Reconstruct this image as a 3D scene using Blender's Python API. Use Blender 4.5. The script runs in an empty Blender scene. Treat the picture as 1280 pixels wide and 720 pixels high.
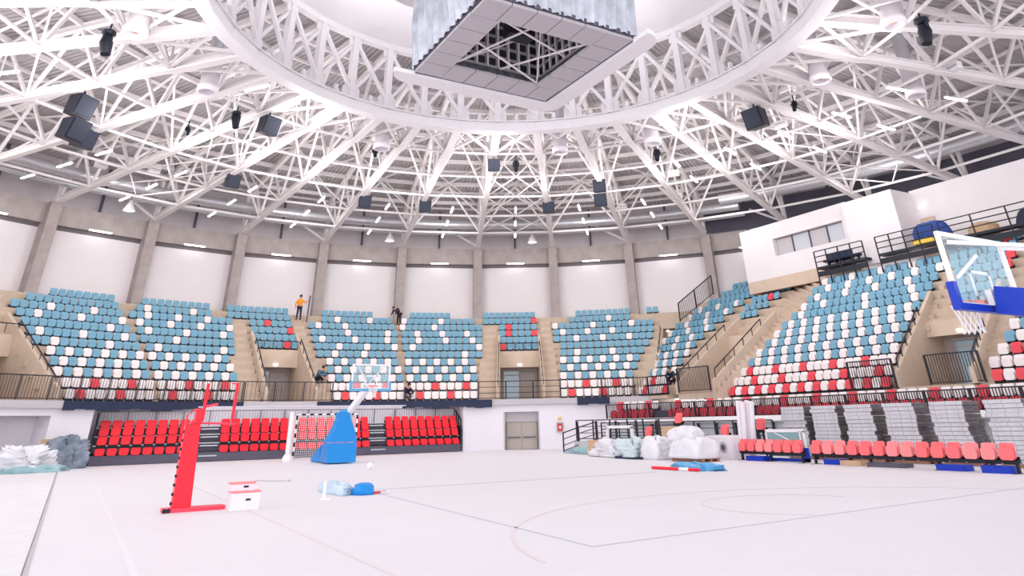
import bpy, bmesh, math, random
from mathutils import Vector, Matrix
random.seed(7)
sc = bpy.context.scene
PI = math.pi
R = math.radians
COL = sc.collection
# The world is laid out on the court: origin at the court centre, +y along the court towards the far end wall,
# +x across the court towards the long stand on the right, z up, metres.
# ---------------------------------------------------------------- camera
cam_d = bpy.data.cameras.new('camera')
cam = bpy.data.objects.new('camera', cam_d)
COL.objects.link(cam)
cam_d.sensor_width = 36.0
cam_d.lens = 853.0 / 1280.0 * 36.0
cam_d.shift_y = -300.0 / 1280.0
cam_d.clip_end = 400
cr = (0.99978375, -0.0207955, 0.0)          # camera right, forward, up in a frame turned by -30 degrees
rows = [[0.999783750, -0.0207955020, 0.0],
        [0.0100094136, 0.481221809, 0.876541717],
        [-0.0182281250, -0.876352165, 0.481325896]]
m3 = Matrix(rows)
m3 = Matrix(((rows[0][0], -rows[0][1], -rows[0][2]), (rows[1][0], -rows[1][1], -rows[1][2]), (rows[2][0], -rows[2][1], -rows[2][2])))
rz = Matrix.Rotation(R(-30), 3, 'Z')
mw = (rz @ m3).to_4x4()
cp = rz @ Vector((-0.3, -23.3, 0))
mw.translation = (cp.x, cp.y, 1.5)
cam.matrix_world = mw
sc.camera = cam
# ---------------------------------------------------------------- light and exposure
sc.view_settings.view_transform = 'Standard'
sc.view_settings.look = 'None'
sc.view_settings.gamma = 1
sc.view_settings.use_curve_mapping = False
sc.view_settings.exposure = 0.24
w = bpy.data.worlds.new('world'); sc.world = w
w.use_nodes = True
bg = w.node_tree.nodes['Background']
bg.inputs[0].default_value = (0.94, 0.965, 1.0, 1)
bg.inputs[1].default_value = 2.2
def area_light(name, loc, power, size, color=(0.97, 0.98, 1.0), rot=(0, 0, 0)):
    d = bpy.data.lights.new(name, 'AREA'); d.shape = 'DISK'; d.size = size; d.energy = power; d.color = color
    o = bpy.data.objects.new(name, d); o.location = loc; o.rotation_euler = rot
    COL.objects.link(o); return o
# the hall's flood lights, hung under the inner purlins of the roof
for k in range(12):
    a = R(20 + 30 * k)
    area_light('hall_flood_light', (15.2 * math.cos(a), 15.2 * math.sin(a), 15.2), 60, 1.2)
for k in range(9):
    a = R(10 + 16 * k)
    area_light('gallery_flood_light', (27.5 * math.cos(a), 27.5 * math.sin(a), 14.9), 40, 1.2)
# flood light inside the ring, turned up to the white drum
for k in range(4):
    a = R(45 + 90 * k)
    area_light('drum_flood_light', (5.5 * math.cos(a), 5.5 * math.sin(a), 17.0), 300, 1.0, rot=(PI, 0, 0))
# light of the tube lamps hung in the roof bays (they shine on trusses and deck as well)
def point_light(name, loc, power):
    d = bpy.data.lights.new(name, 'POINT'); d.energy = power; d.color = (1, 0.985, 0.985); d.shadow_soft_size = 1.1
    o = bpy.data.objects.new(name, d); o.location = loc; COL.objects.link(o)
for k in range(20):
    a = R(0.6 + 10 * k); point_light('tube_lamp_light', (21.0 * math.cos(a), 21.0 * math.sin(a), 14.7), 270)
for k in range(10):
    a = R(10.6 + 20 * k - 10 * 0); point_light('tube_lamp_light', (30.9 * math.cos(a), 30.9 * math.sin(a), 15.2), 210)
for k in range(8):
    a = R(20.6 + 45 * k); point_light('ring_fill_light', (14.2 * math.cos(a), 14.2 * math.sin(a), 14.8), 260)  # added unseen point lights that brighten the roof around the ring
# ---------------------------------------------------------------- materials
def srgb(r, g, b):
    f = lambda c: (c / 255 / 12.92) if c / 255 <= 0.04045 else ((c / 255 + 0.055) / 1.055) ** 2.4
    return (f(r), f(g), f(b), 1)
def mat(name, rgb, rough=0.6, metal=0.0, var=0.0, vscale=3.0, bump=0.0, bscale=20.0, spec=0.3, emit=0.0, alpha=1.0, trans=0.0):
    m = bpy.data.materials.new(name); m.use_nodes = True
    nt = m.node_tree; b = nt.nodes['Principled BSDF']
    c = srgb(*rgb)
    b.inputs['Base Color'].default_value = c
    b.inputs['Roughness'].default_value = rough
    b.inputs['Metallic'].default_value = metal
    b.inputs['Specular IOR Level'].default_value = spec
    if alpha < 1: b.inputs['Alpha'].default_value = alpha
    if trans: b.inputs['Transmission Weight'].default_value = trans
    if emit:
        b.inputs['Emission Color'].default_value = c
        b.inputs['Emission Strength'].default_value = emit
    if var or bump:
        tc = nt.nodes.new('ShaderNodeTexCoord')
    if var:
        n = nt.nodes.new('ShaderNodeTexNoise'); n.inputs['Scale'].default_value = vscale; n.inputs['Detail'].default_value = 4
        nt.links.new(tc.outputs['Object'], n.inputs['Vector'])
        r = nt.nodes.new('ShaderNodeValToRGB')
        r.color_ramp.elements[0].position = 0.3; r.color_ramp.elements[1].position = 0.7
        r.color_ramp.elements[0].color = tuple(x * (1 - var) for x in c[:3]) + (1,)
        r.color_ramp.elements[1].color = tuple(min(1, x * (1 + var * 0.5)) for x in c[:3]) + (1,)
        nt.links.new(n.outputs['Fac'], r.inputs['Fac'])
        nt.links.new(r.outputs['Color'], b.inputs['Base Color'])
    if bump:
        n2 = nt.nodes.new('ShaderNodeTexNoise'); n2.inputs['Scale'].default_value = bscale; n2.inputs['Detail'].default_value = 3
        nt.links.new(tc.outputs['Object'], n2.inputs['Vector'])
        bp = nt.nodes.new('ShaderNodeBump'); bp.inputs['Strength'].default_value = bump; bp.inputs['Distance'].default_value = 0.05
        nt.links.new(n2.outputs['Fac'], bp.inputs['Height']); nt.links.new(bp.outputs['Normal'], b.inputs['Normal'])
    return m
M = {}
M['floor'] = mat('court_floor_cover', (222, 217, 222), 0.55, var=0.02, vscale=0.4, bump=0.05, bscale=3, spec=0.25)
M['sheet'] = mat('white_sheet', (222, 219, 222), 0.6, var=0.05, vscale=2, bump=0.35, bscale=6)
M['wall'] = mat('white_plaster', (226, 219, 221), 0.85, var=0.03, vscale=0.6)
M['lowwall'] = mat('white_lower_wall', (228, 223, 230), 0.8, var=0.03, vscale=0.8)
M['conc'] = mat('grey_concrete', (178, 167, 164), 0.9, var=0.16, vscale=1.3, bump=0.15, bscale=9)
M['column'] = mat('column_concrete', (172, 160, 158), 0.9, var=0.16, vscale=1.6, bump=0.15, bscale=8)
M['beige'] = mat('beige_stand_paint', (205, 184, 166), 0.85, var=0.06, vscale=1.5)
M['step'] = mat('beige_step_paint', (196, 176, 158), 0.85, var=0.08, vscale=2.5)
M['steel'] = mat('white_painted_steel', (236, 230, 230), 0.5, var=0.02)
M['steelw'] = mat('bright_white_painted_steel', (238, 234, 236), 0.45)
M['upper'] = mat('grey_cladding', (200, 193, 195), 0.7, var=0.04, vscale=0.7)
M['dark'] = mat('black_painted_metal', (26, 28, 40), 0.5)
M['rail'] = mat('dark_railing_metal', (50, 47, 56), 0.5)
M['railg'] = mat('grey_railing_metal', (118, 118, 130), 0.45, metal=0.3)
M['spk'] = mat('speaker_grille', (44, 48, 62), 0.7)
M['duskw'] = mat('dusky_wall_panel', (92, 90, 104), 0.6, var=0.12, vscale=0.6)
M['navy'] = mat('navy_cover', (40, 48, 74), 0.6, var=0.15, vscale=1.5, bump=0.2, bscale=3)
M['sblue'] = mat('blue_seat_plastic', (116, 164, 188), 0.45, var=0.04, vscale=1.0)
M['swhite'] = mat('white_seat_plastic', (236, 226, 226), 0.45)
M['sred'] = mat('red_seat_plastic', (228, 72, 84), 0.4)
M['tred'] = mat('bright_red_seat_plastic', (240, 30, 48), 0.35)
M['pink'] = mat('faded_red_seat_plastic', (246, 112, 116), 0.4)
M['pink2'] = mat('pale_red_seat_plastic', (250, 140, 142), 0.4)
M['base'] = mat('dark_grey_base', (92, 88, 104), 0.6, var=0.08)
M['gfloor'] = mat('grey_deck', (190, 192, 198), 0.5)
M['red'] = mat('red_padding', (240, 38, 58), 0.4)
M['redl'] = mat('light_red_metal', (238, 70, 92), 0.4)
M['blue'] = mat('bright_blue_padding', (24, 138, 216), 0.45)
M['dblue'] = mat('deep_blue_padding', (14, 52, 176), 0.4)
M['lblue'] = mat('pale_blue_metal', (96, 168, 214), 0.4)
M['rim'] = mat('orange_rim', (240, 96, 74), 0.4)
M['net'] = mat('white_net_cord', (240, 236, 238), 0.7)
M['glass'] = mat('clear_glass', (215, 235, 238), 0.05, alpha=0.16, spec=0.6)
M['glassd'] = mat('door_glass', (176, 204, 222), 0.1, spec=0.6)
M['glasst'] = mat('teal_glass', (150, 185, 190), 0.1, alpha=0.75)
M['gdoor'] = mat('greige_door', (176, 166, 158), 0.6, var=0.03)
M['frame'] = mat('grey_frame', (186, 180, 184), 0.6)
M['duct'] = mat('galvanised_duct', (205, 205, 210), 0.35, metal=0.55, var=0.08, vscale=1.5)
M['led'] = mat('led_tube', (255, 250, 246), 0.4, emit=7.0)
M['lamp'] = mat('lamp_glow', (255, 250, 244), 0.4, emit=3.0)
M['card'] = mat('cardboard', (205, 170, 138), 0.85, var=0.08)
M['wrap'] = mat('white_plastic_wrap', (228, 226, 232), 0.4, var=0.06, vscale=4, bump=0.4, bscale=8)
M['wrapg'] = mat('grey_plastic_film', (130, 140, 156), 0.35, var=0.4, vscale=3, bump=0.5, bscale=7)
M['wrapt'] = mat('pale_teal_film', (150, 184, 190), 0.4, var=0.15, vscale=3, bump=0.4, bscale=7)
M['wrapb'] = mat('blue_plastic_film', (92, 168, 220), 0.35, var=0.25, vscale=5, bump=0.4, bscale=9)
M['box'] = mat('white_box', (236, 228, 234), 0.6)
M['slab'] = mat('grey_white_panel', (206, 204, 210), 0.6, var=0.1, vscale=5)
M['dshade'] = mat('painted_shade_grey', (112, 104, 108), 0.7, var=0.1, vscale=5)  # shade of panel ends and of the wall slot put into the colour
M['wood'] = mat('pallet_wood', (172, 128, 108), 0.8, var=0.1)
M['orange'] = mat('orange_jacket', (246, 150, 38), 0.8)
M['cdark'] = mat('dark_clothes', (44, 42, 62), 0.8)
M['cteal'] = mat('teal_clothes', (66, 106, 132), 0.8)
M['skin'] = mat('skin', (206, 154, 130), 0.6)
M['hair'] = mat('dark_hair', (46, 36, 34), 0.8)
M['tarp'] = mat('blue_tarp', (36, 70, 148), 0.5, bump=0.3, bscale=4)
M['yellow'] = mat('yellow_cloth', (226, 190, 80), 0.7)
M['linered'] = mat('faint_red_line', (222, 207, 213), 0.55)
M['lineblue'] = mat('faint_blue_line', (194, 196, 208), 0.55)
M['linew'] = mat('faint_white_line', (225, 220, 225), 0.5)
M['extred'] = mat('extinguisher_sign_red', (190, 60, 56), 0.5)
M['cloth'] = mat('pale_film_curtain', (200, 204, 214), 0.45, var=0.28, vscale=1.6, bump=0.3, bscale=3)  # uneven grey tone puts the shade of the folds into the colour
# corrugated roof deck: ribs by a wave bump
def deck_mat():
    m = mat('corrugated_deck', (190, 184, 186), 0.5, metal=0.15)
    nt = m.node_tree; b = nt.nodes['Principled BSDF']
    tc = nt.nodes.new('ShaderNodeTexCoord')
    wv = nt.nodes.new('ShaderNodeTexWave'); wv.bands_direction = 'Y'; wv.inputs['Scale'].default_value = 1.1
    nt.links.new(tc.outputs['Object'], wv.inputs['Vector'])
    bp = nt.nodes.new('ShaderNodeBump'); bp.inputs['Strength'].default_value = 0.9; bp.inputs['Distance'].default_value = 0.12
    nt.links.new(wv.outputs['Fac'], bp.inputs['Height']); nt.links.new(bp.outputs['Normal'], b.inputs['Normal'])
    return m
M['deck'] = deck_mat()
# ---------------------------------------------------------------- mesh helpers
class MB:
    def __init__(s): s.v = []; s.f = []; s.mi = []; s.mats = []; s.cur = 0; s.sm = set()
    def use(s, m):
        if m not in s.mats: s.mats.append(m)
        s.cur = s.mats.index(m); return s
    def add(s, vs, fs, smooth=False):
        o = len(s.v); s.v += [tuple(p) for p in vs]
        for f in fs:
            if smooth: s.sm.add(len(s.f))
            s.f.append(tuple(i + o for i in f)); s.mi.append(s.cur)
        return s
    def box(s, c, d, rz=0.0):
        x, y, z = (q / 2 for q in d); ca, sa = math.cos(rz), math.sin(rz); vs = []
        for sx, sy, sz in ((-1,-1,-1),(1,-1,-1),(1,1,-1),(-1,1,-1),(-1,-1,1),(1,-1,1),(1,1,1),(-1,1,1)):
            px, py = sx * x, sy * y
            vs.append((c[0] + px * ca - py * sa, c[1] + px * sa + py * ca, c[2] + sz * z))
        return s.add(vs, ((0,3,2,1),(4,5,6,7),(0,1,5,4),(1,2,6,5),(2,3,7,6),(3,0,4,7)))
    def bx(s, x0, x1, y0, y1, z0, z1):
        return s.box(((x0+x1)/2, (y0+y1)/2, (z0+z1)/2), (abs(x1-x0), abs(y1-y0), abs(z1-z0)))
    def hexa(s, a, b):   # two quads a (4 pts) and b (4 pts) joined
        return s.add(list(a) + list(b), ((0,3,2,1),(4,5,6,7),(0,1,5,4),(1,2,6,5),(2,3,7,6),(3,0,4,7)))
    def bar(s, p, q, wd, ht, up=(0, 0, 1)):
        p = Vector(p); q = Vector(q); d = (q - p)
        if d.length < 1e-6: return s
        d.normalize(); u = Vector(up)
        if abs(d.dot(u)) > 0.98: u = Vector((1, 0, 0))
        sd = d.cross(u).normalized(); u = sd.cross(d).normalized()
        a = [p + sd * (sx * wd / 2) + u * (sz * ht / 2) for sx, sz in ((-1,-1),(1,-1),(1,1),(-1,1))]
        b = [v + (q - p) for v in a]
        return s.hexa(a, b)
    def tube(s, pts, r, n=6, cap=True):
        pts = [Vector(p) for p in pts]; rings = []
        for i, p in enumerate(pts):
            d = (pts[min(i+1, len(pts)-1)] - pts[max(i-1, 0)]).normalized()
            u = Vector((0,0,1)) if abs(d.z) < 0.9 else Vector((1,0,0))
            a = d.cross(u).normalized(); b = a.cross(d)
            rr = r[i] if isinstance(r, (list, tuple)) else r
            rings.append([p + a * (math.cos(2*PI*k/n) * rr) + b * (math.sin(2*PI*k/n) * rr) for k in range(n)])
        vs = [v for rg in rings for v in rg]; fs = []
        for i in range(len(pts)-1):
            for k in range(n):
                fs.append((i*n+k, i*n+(k+1) % n, (i+1)*n+(k+1) % n, (i+1)*n+k))
        s.add(vs, fs, True)
        if cap: s.add([v for v in rings[0]], (tuple(range(n)),)); s.add([v for v in rings[-1]], (tuple(reversed(range(n))),))
        return s
    def prism(s, poly, off):   # polygon (3-D points) extruded by a vector
        n = len(poly); off = Vector(off); a = [Vector(p) for p in poly]; b = [p + off for p in a]
        fs = [tuple(reversed(range(n))), tuple(range(n, 2*n))] + [(i, (i+1) % n, n+(i+1) % n, n+i) for i in range(n)]
        return s.add(a + b, fs)
    def lathe(s, prof, c=(0,0,0), n=12):
        vs = []; fs = []
        for r, z in prof:
            for k in range(n): vs.append((c[0]+r*math.cos(2*PI*k/n), c[1]+r*math.sin(2*PI*k/n), c[2]+z))
        for i in range(len(prof)-1):
            for k in range(n): fs.append((i*n+k, i*n+(k+1) % n, (i+1)*n+(k+1) % n, (i+1)*n+k))
        return s.add(vs, fs, True)
    def mesh(s, name, m=None):
        me = bpy.data.meshes.new(name); me.from_pydata(s.v, [], s.f)
        if m is not None and not s.mats: s.mats = [m]
        for k in s.mats: me.materials.append(M[k])
        if len(s.mats) > 1: me.polygons.foreach_set('material_index', s.mi)
        if s.sm:
            me.polygons.foreach_set('use_smooth', [i in s.sm for i in range(len(s.f))])
        me.validate()
        bm = bmesh.new(); bm.from_mesh(me)
        bmesh.ops.recalc_face_normals(bm, faces=bm.faces); bm.to_mesh(me); bm.free()
        me.update(); return me
    def build(s, name, m=None, parent=None, loc=None, rz=0.0):
        return put(name, s.mesh(name, m), parent, loc, rz)
def put(name, me, parent=None, loc=None, rz=0.0):
    o = bpy.data.objects.new(name, me); COL.objects.link(o)
    if parent is not None: o.parent = parent
    if loc is not None: o.location = loc
    if rz: o.rotation_euler = (0, 0, rz)
    return o
def tag(o, label=None, cat=None, group=None, kind=None):
    if label: o['label'] = label
    if cat: o['category'] = cat
    if group: o['group'] = group
    if kind: o['kind'] = kind
    return o
def thing(name, label, cat, loc=(0, 0, 0), rz=0.0, group=None):
    o = bpy.data.objects.new(name, None); COL.objects.link(o); o.empty_display_size = 0.2
    o.location = loc; o.rotation_euler = (0, 0, rz)
    return tag(o, label, cat, group)
def struct(name, mb, m=None, label=None):
    o = mb.build(name, m); tag(o, label, None, None, 'structure'); return o
def sthing(name, label=None):
    o = bpy.data.objects.new(name, None); COL.objects.link(o)
    return tag(o, label, None, None, 'structure')
def PP(r, t, z=0.0): return Vector((r * math.cos(R(t)), r * math.sin(R(t)), z))
def LP(tc, u, r, z=0.0):   # local frame of a radial wedge: u to the right seen from the court, r outward
    c, s_ = math.cos(R(tc)), math.sin(R(tc))
    return Vector((r * c + u * s_, r * s_ - u * c, z))
ORD = ['zeroth','first','second','third','fourth','fifth','sixth','seventh','eighth','ninth','tenth','eleventh','twelfth','thirteenth','fourteenth','fifteenth','sixteenth','seventeenth','eighteenth','nineteenth','twentieth','twenty-first','twenty-second','twenty-third','twenty-fourth','twenty-fifth'] + ['twenty-' + w_ for w_ in ('sixth','seventh','eighth','ninth')] + ['thirtieth'] + ['thirty-' + w_ for w_ in ('first','second','third','fourth','fifth','sixth','seventh','eighth','ninth')] + ['fortieth']
# ================================================================ STRUCTURE
# floor
fl = MB(); fl.add([(-60,-60,0),(60,-60,0),(60,60,0),(-60,60,0)], ((0,1,2,3),))
struct('floor', fl, 'floor', 'pale floor slab of the hall')
sh = MB(); sh.bx(-12.0, 12.4, -34, 23.1, 0.002, 0.03)
tag(sh.build('court_cover', 'floor'), 'wide white protective covering laid over the whole court', 'floor cover')
ls = MB()
nx, ny = 14, 60
vs = []; fs = []
for j in range(ny + 1):
    for i in range(nx + 1):
        x = -19.5 + 7.45 * i / nx; y = -20 + 38.5 * j / ny
        vs.append((x, y, 0.022 + 0.014 * math.sin(1.7 * x + 0.9 * y) * math.sin(0.8 * y - x) + random.uniform(0, 0.012)))
for j in range(ny):
    for i in range(nx):
        a = j * (nx + 1) + i; fs.append((a, a + 1, a + nx + 2, a + nx + 1))
ls.add(vs, fs, True)
tag(ls.build('plastic_sheet', 'sheet'), 'wrinkled white plastic sheet on the floor left of the court edge', 'plastic sheet')
# court lines, faint under the cover
def line(name, pts, wd, m, label):
    b = MB()
    for p, q in zip(pts[:-1], pts[1:]): b.bar((p[0], p[1], 0.0335), (q[0], q[1], 0.0335), wd, 0.003)
    o = b.build(name, m); return tag(o, label, None, None, 'structure')
def arc(cx, cy, r, a0, a1, n=32): return [(cx + r*math.cos(R(a0+(a1-a0)*k/n)), cy + r*math.sin(R(a0+(a1-a0)*k/n))) for k in range(n+1)]
line('trim_1', [(-4.8, 0.2), (4.7, 0.1)], 0.12, 'lineblue', 'grey blue tape line across the middle of the court')
line('trim_2', [(-8.4, -13.5), (-8.4, 6)], 0.06, 'linered', 'faint red side line')
line('trim_3', [(-4.9, 0.2), (-5.5, -10.8), (3.5, -10.2), (9, -9.8)], 0.05, 'lineblue', 'faint blue line on the near half')
line('trim_4', arc(0, -12.6, 6.75, 170, 20), 0.06, 'linered', 'faint red three point arc')
line('trim_5', arc(0.6, -9.0, 1.8, 10, 230), 0.04, 'linered', 'faint free throw arc')
line('trim_6', [(-10.85, 10), (-10.9, -14)], 0.1, 'linew', 'faint white line near the left edge')
line('trim_7', [(-12.0, -20), (-12.0, 18.3)], 0.05, 'frame', 'grey edge strip of the court covering')
# surfaces of the stands: row i (may be fractional), position along the row
def S1(i, t): return PP(26.6 + 0.855 * i, t, 2.83 + 0.55 * i)
def S3(i, b): return Vector((19.5 + 0.88 * i, b, 2.83 + 0.57 * i))
def S2(i, b): return Vector((20.57 + 0.58 * i, b, 2.53 + 0.51 * i))
def terrace(S, i0, i1, ta, tb, n, zlow=None):
    """stepped concrete of rows i0..i1 between two edges ta(i), tb(i)"""
    b = MB()
    for i in range(i0, i1 + 1):
        for k in range(n):
            t0 = ta(i) + (tb(i) - ta(i)) * k / n; t1 = ta(i) + (tb(i) - ta(i)) * (k + 1) / n
            p = [S(i - 0.25, t0), S(i - 0.25, t1), S(i + 0.78, t1), S(i + 0.78, t0)]
            z = S(i, 0).z; zb = z - ((zlow or 0.72) if i else 0.2)
            b.hexa([Vector((q.x, q.y, zb)) for q in p], [Vector((q.x, q.y, z)) for q in p])
    return b
VOM = [122.5, 91.8, 60.4]     # radial vomitories
HW = 1.42
def edge(tc, sgn): return lambda i: tc + sgn * math.degrees(math.asin((HW + 0.22) / (26.6 + 0.855 * i)))
const = lambda v: (lambda i: v)
spans = [(const(138), edge(122.5, 1), 5), (edge(122.5, -1), edge(91.8, 1), 12), (edge(91.8, -1), edge(60.4, 1), 12), (edge(60.4, -1), const(42.2), 8)]
nm = ['left end', 'between the first and second gates', 'between the second and third gates', 'right of the third gate']
for k, (a, b_, n) in enumerate(spans):
    t = terrace(S1, 0, 11, a, b_, n, None); struct('terrace', t, 'step', 'stepped concrete terrace ' + nm[k])
for tc in VOM:
    t = terrace(S1, 6, 11, edge(tc, 1), edge(tc, -1), 2); struct('terrace', t, 'step', 'stepped terrace above a gate')
struct('terrace', terrace(S1, 10, 11, const(42.2), const(38.5), 1), 'step', 'end of the top rows beside the last column')
ew = MB(); ew.prism([PP(26.4, 42.1, 2.3), PP(37.2, 42.1, 2.3), PP(37.2, 42.1, 8.5), PP(36.3, 42.1, 8.5), PP(26.4, 42.1, 2.6)], PP(1, 42.1 - 90) * 0.15); struct('stand_end_wall', ew, 'beige', 'beige end wall of the curved stand')
struct('terrace', terrace(S3, 0, 13, const(24.0), const(15.9), 1), 'step', 'stepped terrace in the far right corner')
struct('terrace', terrace(S3, 6, 13, const(15.9), const(13.0), 1), 'step', 'stepped terrace above the corner gate')
struct('terrace', terrace(S2, 0, 13, lambda i: 12.3 - 0.2 * i, const(1.6), 1), 'step', 'stepped terrace of the long right stand')
struct('terrace', terrace(S2, 6, 14, const(1.6), const(-1.9), 1), 'step', 'stepped terrace above the right gate')
struct('terrace', terrace(S2, 0, 13, const(-1.9), const(-8.1), 1), 'step', 'stepped terrace at the right edge')
wd = MB()                              # wedge of stairs between the corner block and the long stand
for i in range(0, 14):
    for h in (0, 1):
        e_ = 0.012 * (2 * i + h); p0 = S3(i + h * 0.5 - 0.25, (12.1 if i < 6 else 12.9) + e_); p1 = S2(i + h * 0.5 - 0.25, 12.3 - 0.2 * i)
        q0 = S3(i + h * 0.5 + 0.6, (12.1 if i < 6 else 12.9) + e_); q1 = S2(i + h * 0.5 + 0.6, 12.3 - 0.2 * i + 0.01 * h)
        z0 = S3(i + h * 0.5, 0).z; z1 = S2(i + h * 0.5, 0).z
        wd.hexa([(p0.x, p0.y, z0 - 0.8), (p1.x, p1.y, z1 - 0.8), (q1.x, q1.y, z1 - 0.8), (q0.x, q0.y, z0 - 0.8)], [(p0.x, p0.y, z0), (p1.x, p1.y, z1), (q1.x, q1.y, z1), (q0.x, q0.y, z0)])
struct('stairs', wd, 'beige', 'beige wedge of stairs between the corner block and the long stand')
# stairs: half steps between the rows
def stairs(S, i0, i1, ta, tb, label):
    b = MB()
    for i in range(i0, i1):
        for h, f in ((0.275, 0.62),):
            p = [S(i + f - 0.25, ta(i)), S(i + f - 0.25, tb(i)), S(i + 0.76, tb(i)), S(i + 0.76, ta(i))]
            z = S(i, 0).z
            b.hexa([Vector((q.x, q.y, z)) for q in p], [Vector((q.x, q.y, z + h)) for q in p])
    return struct('stairs', b, 'beige', label)
def off(tc, u0): return lambda i: tc - math.degrees(math.asin(u0 / (26.6 + 0.855 * i)))
stairs(S1, 0, 10, off(91.8, -3.05), off(91.8, -1.66), 'beige stairs left of the second gate')
stairs(S1, 0, 11, off(91.8, 1.66), off(91.8, 2.5), 'beige stairs right of the second gate')
stairs(S1, 0, 10, off(60.4, -2.85), off(60.4, -1.66), 'beige stairs left of the third gate')
stairs(S1, 0, 11, off(60.4, 1.66), off(60.4, 2.55), 'beige stairs right of the third gate')
stairs(S1, 0, 11, const(120.9 - 1.0), const(118.9), 'beige stairs right of the first gate')
stairs(S1, 0, 10, const(108.05), const(107.95), 'narrow aisle steps in the left block')
stairs(S2, 0, 8, const(-1.95), const(-2.8), 'beige stairs right of the right gate')
stairs(S2, 5, 12, const(1.5), const(1.2), 'beige stairs above the right gate')
# gates in the stands (vomitories)
def gate(F, i6r, z0, zr, w_l, w_r, label, door=True):
    """F(u,r,z) maps local to world; zr(r) height of the stand slope; returns nothing"""
    root = sthing('gate_wall', label)
    r0, r1, rb = i6r
    for sgn, u in ((-1, w_l), (1, w_r)):
        u0, u1 = (u - 0.2, u) if sgn < 0 else (u, u + 0.2)
        poly = [F(u0, r0, z0), F(u0, rb + 0.3, z0), F(u0, rb + 0.3, zr(rb + 0.3) + 0.5), F(u0, r1, zr(r1) + 0.55), F(u0, r0 + 0.3, z0 + 0.75), F(u0, r0, z0 + 0.6)]
        m = MB(); m.prism(poly, F(u1, r0, z0) - F(u0, r0, z0)); m.build('side_wall', 'beige', root)
    m = MB(); zt = zr(r1)
    m.hexa([F(w_l, r1, z0 + 2.2), F(w_r, r1, z0 + 2.2), F(w_r, r1 + 0.2, z0 + 2.2), F(w_l, r1 + 0.2, z0 + 2.2)],
           [F(w_l, r1 + 0.1, zt + 0.2), F(w_r, r1 + 0.1, zt + 0.2), F(w_r, r1 + 0.3, zt + 0.2), F(w_l, r1 + 0.3, zt + 0.2)])
    m.build('header_wall', 'beige', root)
    m = MB(); m.hexa([F(w_l, r0, z0 - 0.3), F(w_r, r0, z0 - 0.3), F(w_r, rb + 0.3, z0 - 0.3), F(w_l, rb + 0.3, z0 - 0.3)],
                     [F(w_l, r0, z0), F(w_r, r0, z0), F(w_r, rb + 0.3, z0), F(w_l, rb + 0.3, z0)])
    m.build('landing', 'step', root)
    m = MB(); m.hexa([F(w_l, rb, z0), F(w_r, rb, z0), F(w_r, rb + 0.1, z0), F(w_l, rb + 0.1, z0)],
                     [F(w_l, rb, z0 + 2.4), F(w_r, rb, z0 + 2.4), F(w_r, rb + 0.1, z0 + 2.4), F(w_l, rb + 0.1, z0 + 2.4)])
    m.build('back_wall', 'conc', root)
    m = MB(); c = (w_l + w_r) / 2
    m.hexa([F(c - 0.13, r1 - 0.05, z0 + 2.3), F(c + 0.13, r1 - 0.05, z0 + 2.3), F(c + 0.13, r1, z0 + 2.3), F(c - 0.13, r1, z0 + 2.3)],
           [F(c - 0.13, r1 - 0.05, z0 + 2.42), F(c + 0.13, r1 - 0.05, z0 + 2.42), F(c + 0.13, r1, z0 + 2.42), F(c - 0.13, r1, z0 + 2.42)])
    m.build('exit_lamp', 'lamp', root)
    return root
dn = [2]
def gate_door(F, rb, z0, a, b, two=True):
    root = sthing('door_%d' % dn[0]); dn[0] += 1
    def slab(name, u0, u1, za, zb, d0, d1, m, par):
        q = MB(); q.hexa([F(u0, rb - d0, za), F(u1, rb - d0, za), F(u1, rb - d1, za), F(u0, rb - d1, za)],
                         [F(u0, rb - d0, zb), F(u1, rb - d0, zb), F(u1, rb - d1, zb), F(u0, rb - d1, zb)])
        return q.build(name, m, par)
    w_ = b - a
    slab('frame', a, b, z0 + 2.02, z0 + 2.12, 0.12, 0.0, 'frame', root)
    slab('frame', a, a + 0.07, z0, z0 + 2.02, 0.12, 0.0, 'frame', root)
    slab('frame', b - 0.07, b, z0, z0 + 2.02, 0.12, 0.0, 'frame', root)
    mid = a + w_ * 0.48
    l1 = slab('door_leaf', a + 0.08, mid - 0.01, z0 + 0.03, z0 + 2.0, 0.08, 0.02, 'glassd', root)
    tag(l1, 'glazed pale blue leaf')
    slab('rail', a + 0.08, mid - 0.01, z0 + 1.7, z0 + 1.78, 0.10, 0.08, 'frame', l1)
    l2 = slab('door_leaf', mid + 0.01, b - 0.08, z0 + 0.03, z0 + 2.0, 0.08, 0.02, 'gdoor', root)
    slab('push_bar', mid + 0.1, b - 0.2, z0 + 1.0, z0 + 1.06, 0.14, 0.08, 'frame', l2)
    slab('panel', mid + 0.12, b - 0.22, z0 + 1.2, z0 + 1.9, 0.09, 0.08, 'frame', l2)
for tc, lb in zip(VOM, ('beige walls of the gate at the left edge', 'beige walls of the second gate from the left', 'beige walls of the third gate from the left')):
    F = (lambda tc: (lambda u, r, z: LP(tc, u, r, z)))(tc)
    zr = lambda r: 2.83 + 0.55 * (r - 26.6) / 0.855
    gate(F, (26.35, 31.35, 32.6), 2.83, zr, -HW, HW, lb)
    gate_door(F, 32.58, 2.83, -1.25, 1.25)
FS = lambda u, r, z: Vector((r, -u, z))
gate(FS, (20.5, 23.7, 24.9), 2.6, lambda r: 2.53 + 0.51 * (r - 20.57) / 0.58, -1.45, 1.85, 'beige walls of the gate behind the near basket')
gate_door(FS, 24.88, 2.6, -0.9, 1.2)
gate(FS, (19.6, 24.4, 25.6), 2.83, lambda r: 2.83 + 0.57 * (r - 19.5) / 0.88, -15.3, -12.4, 'beige walls of the gate in the far right corner')
gate_door(FS, 25.58, 2.83, -15.0, -13.0)
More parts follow.
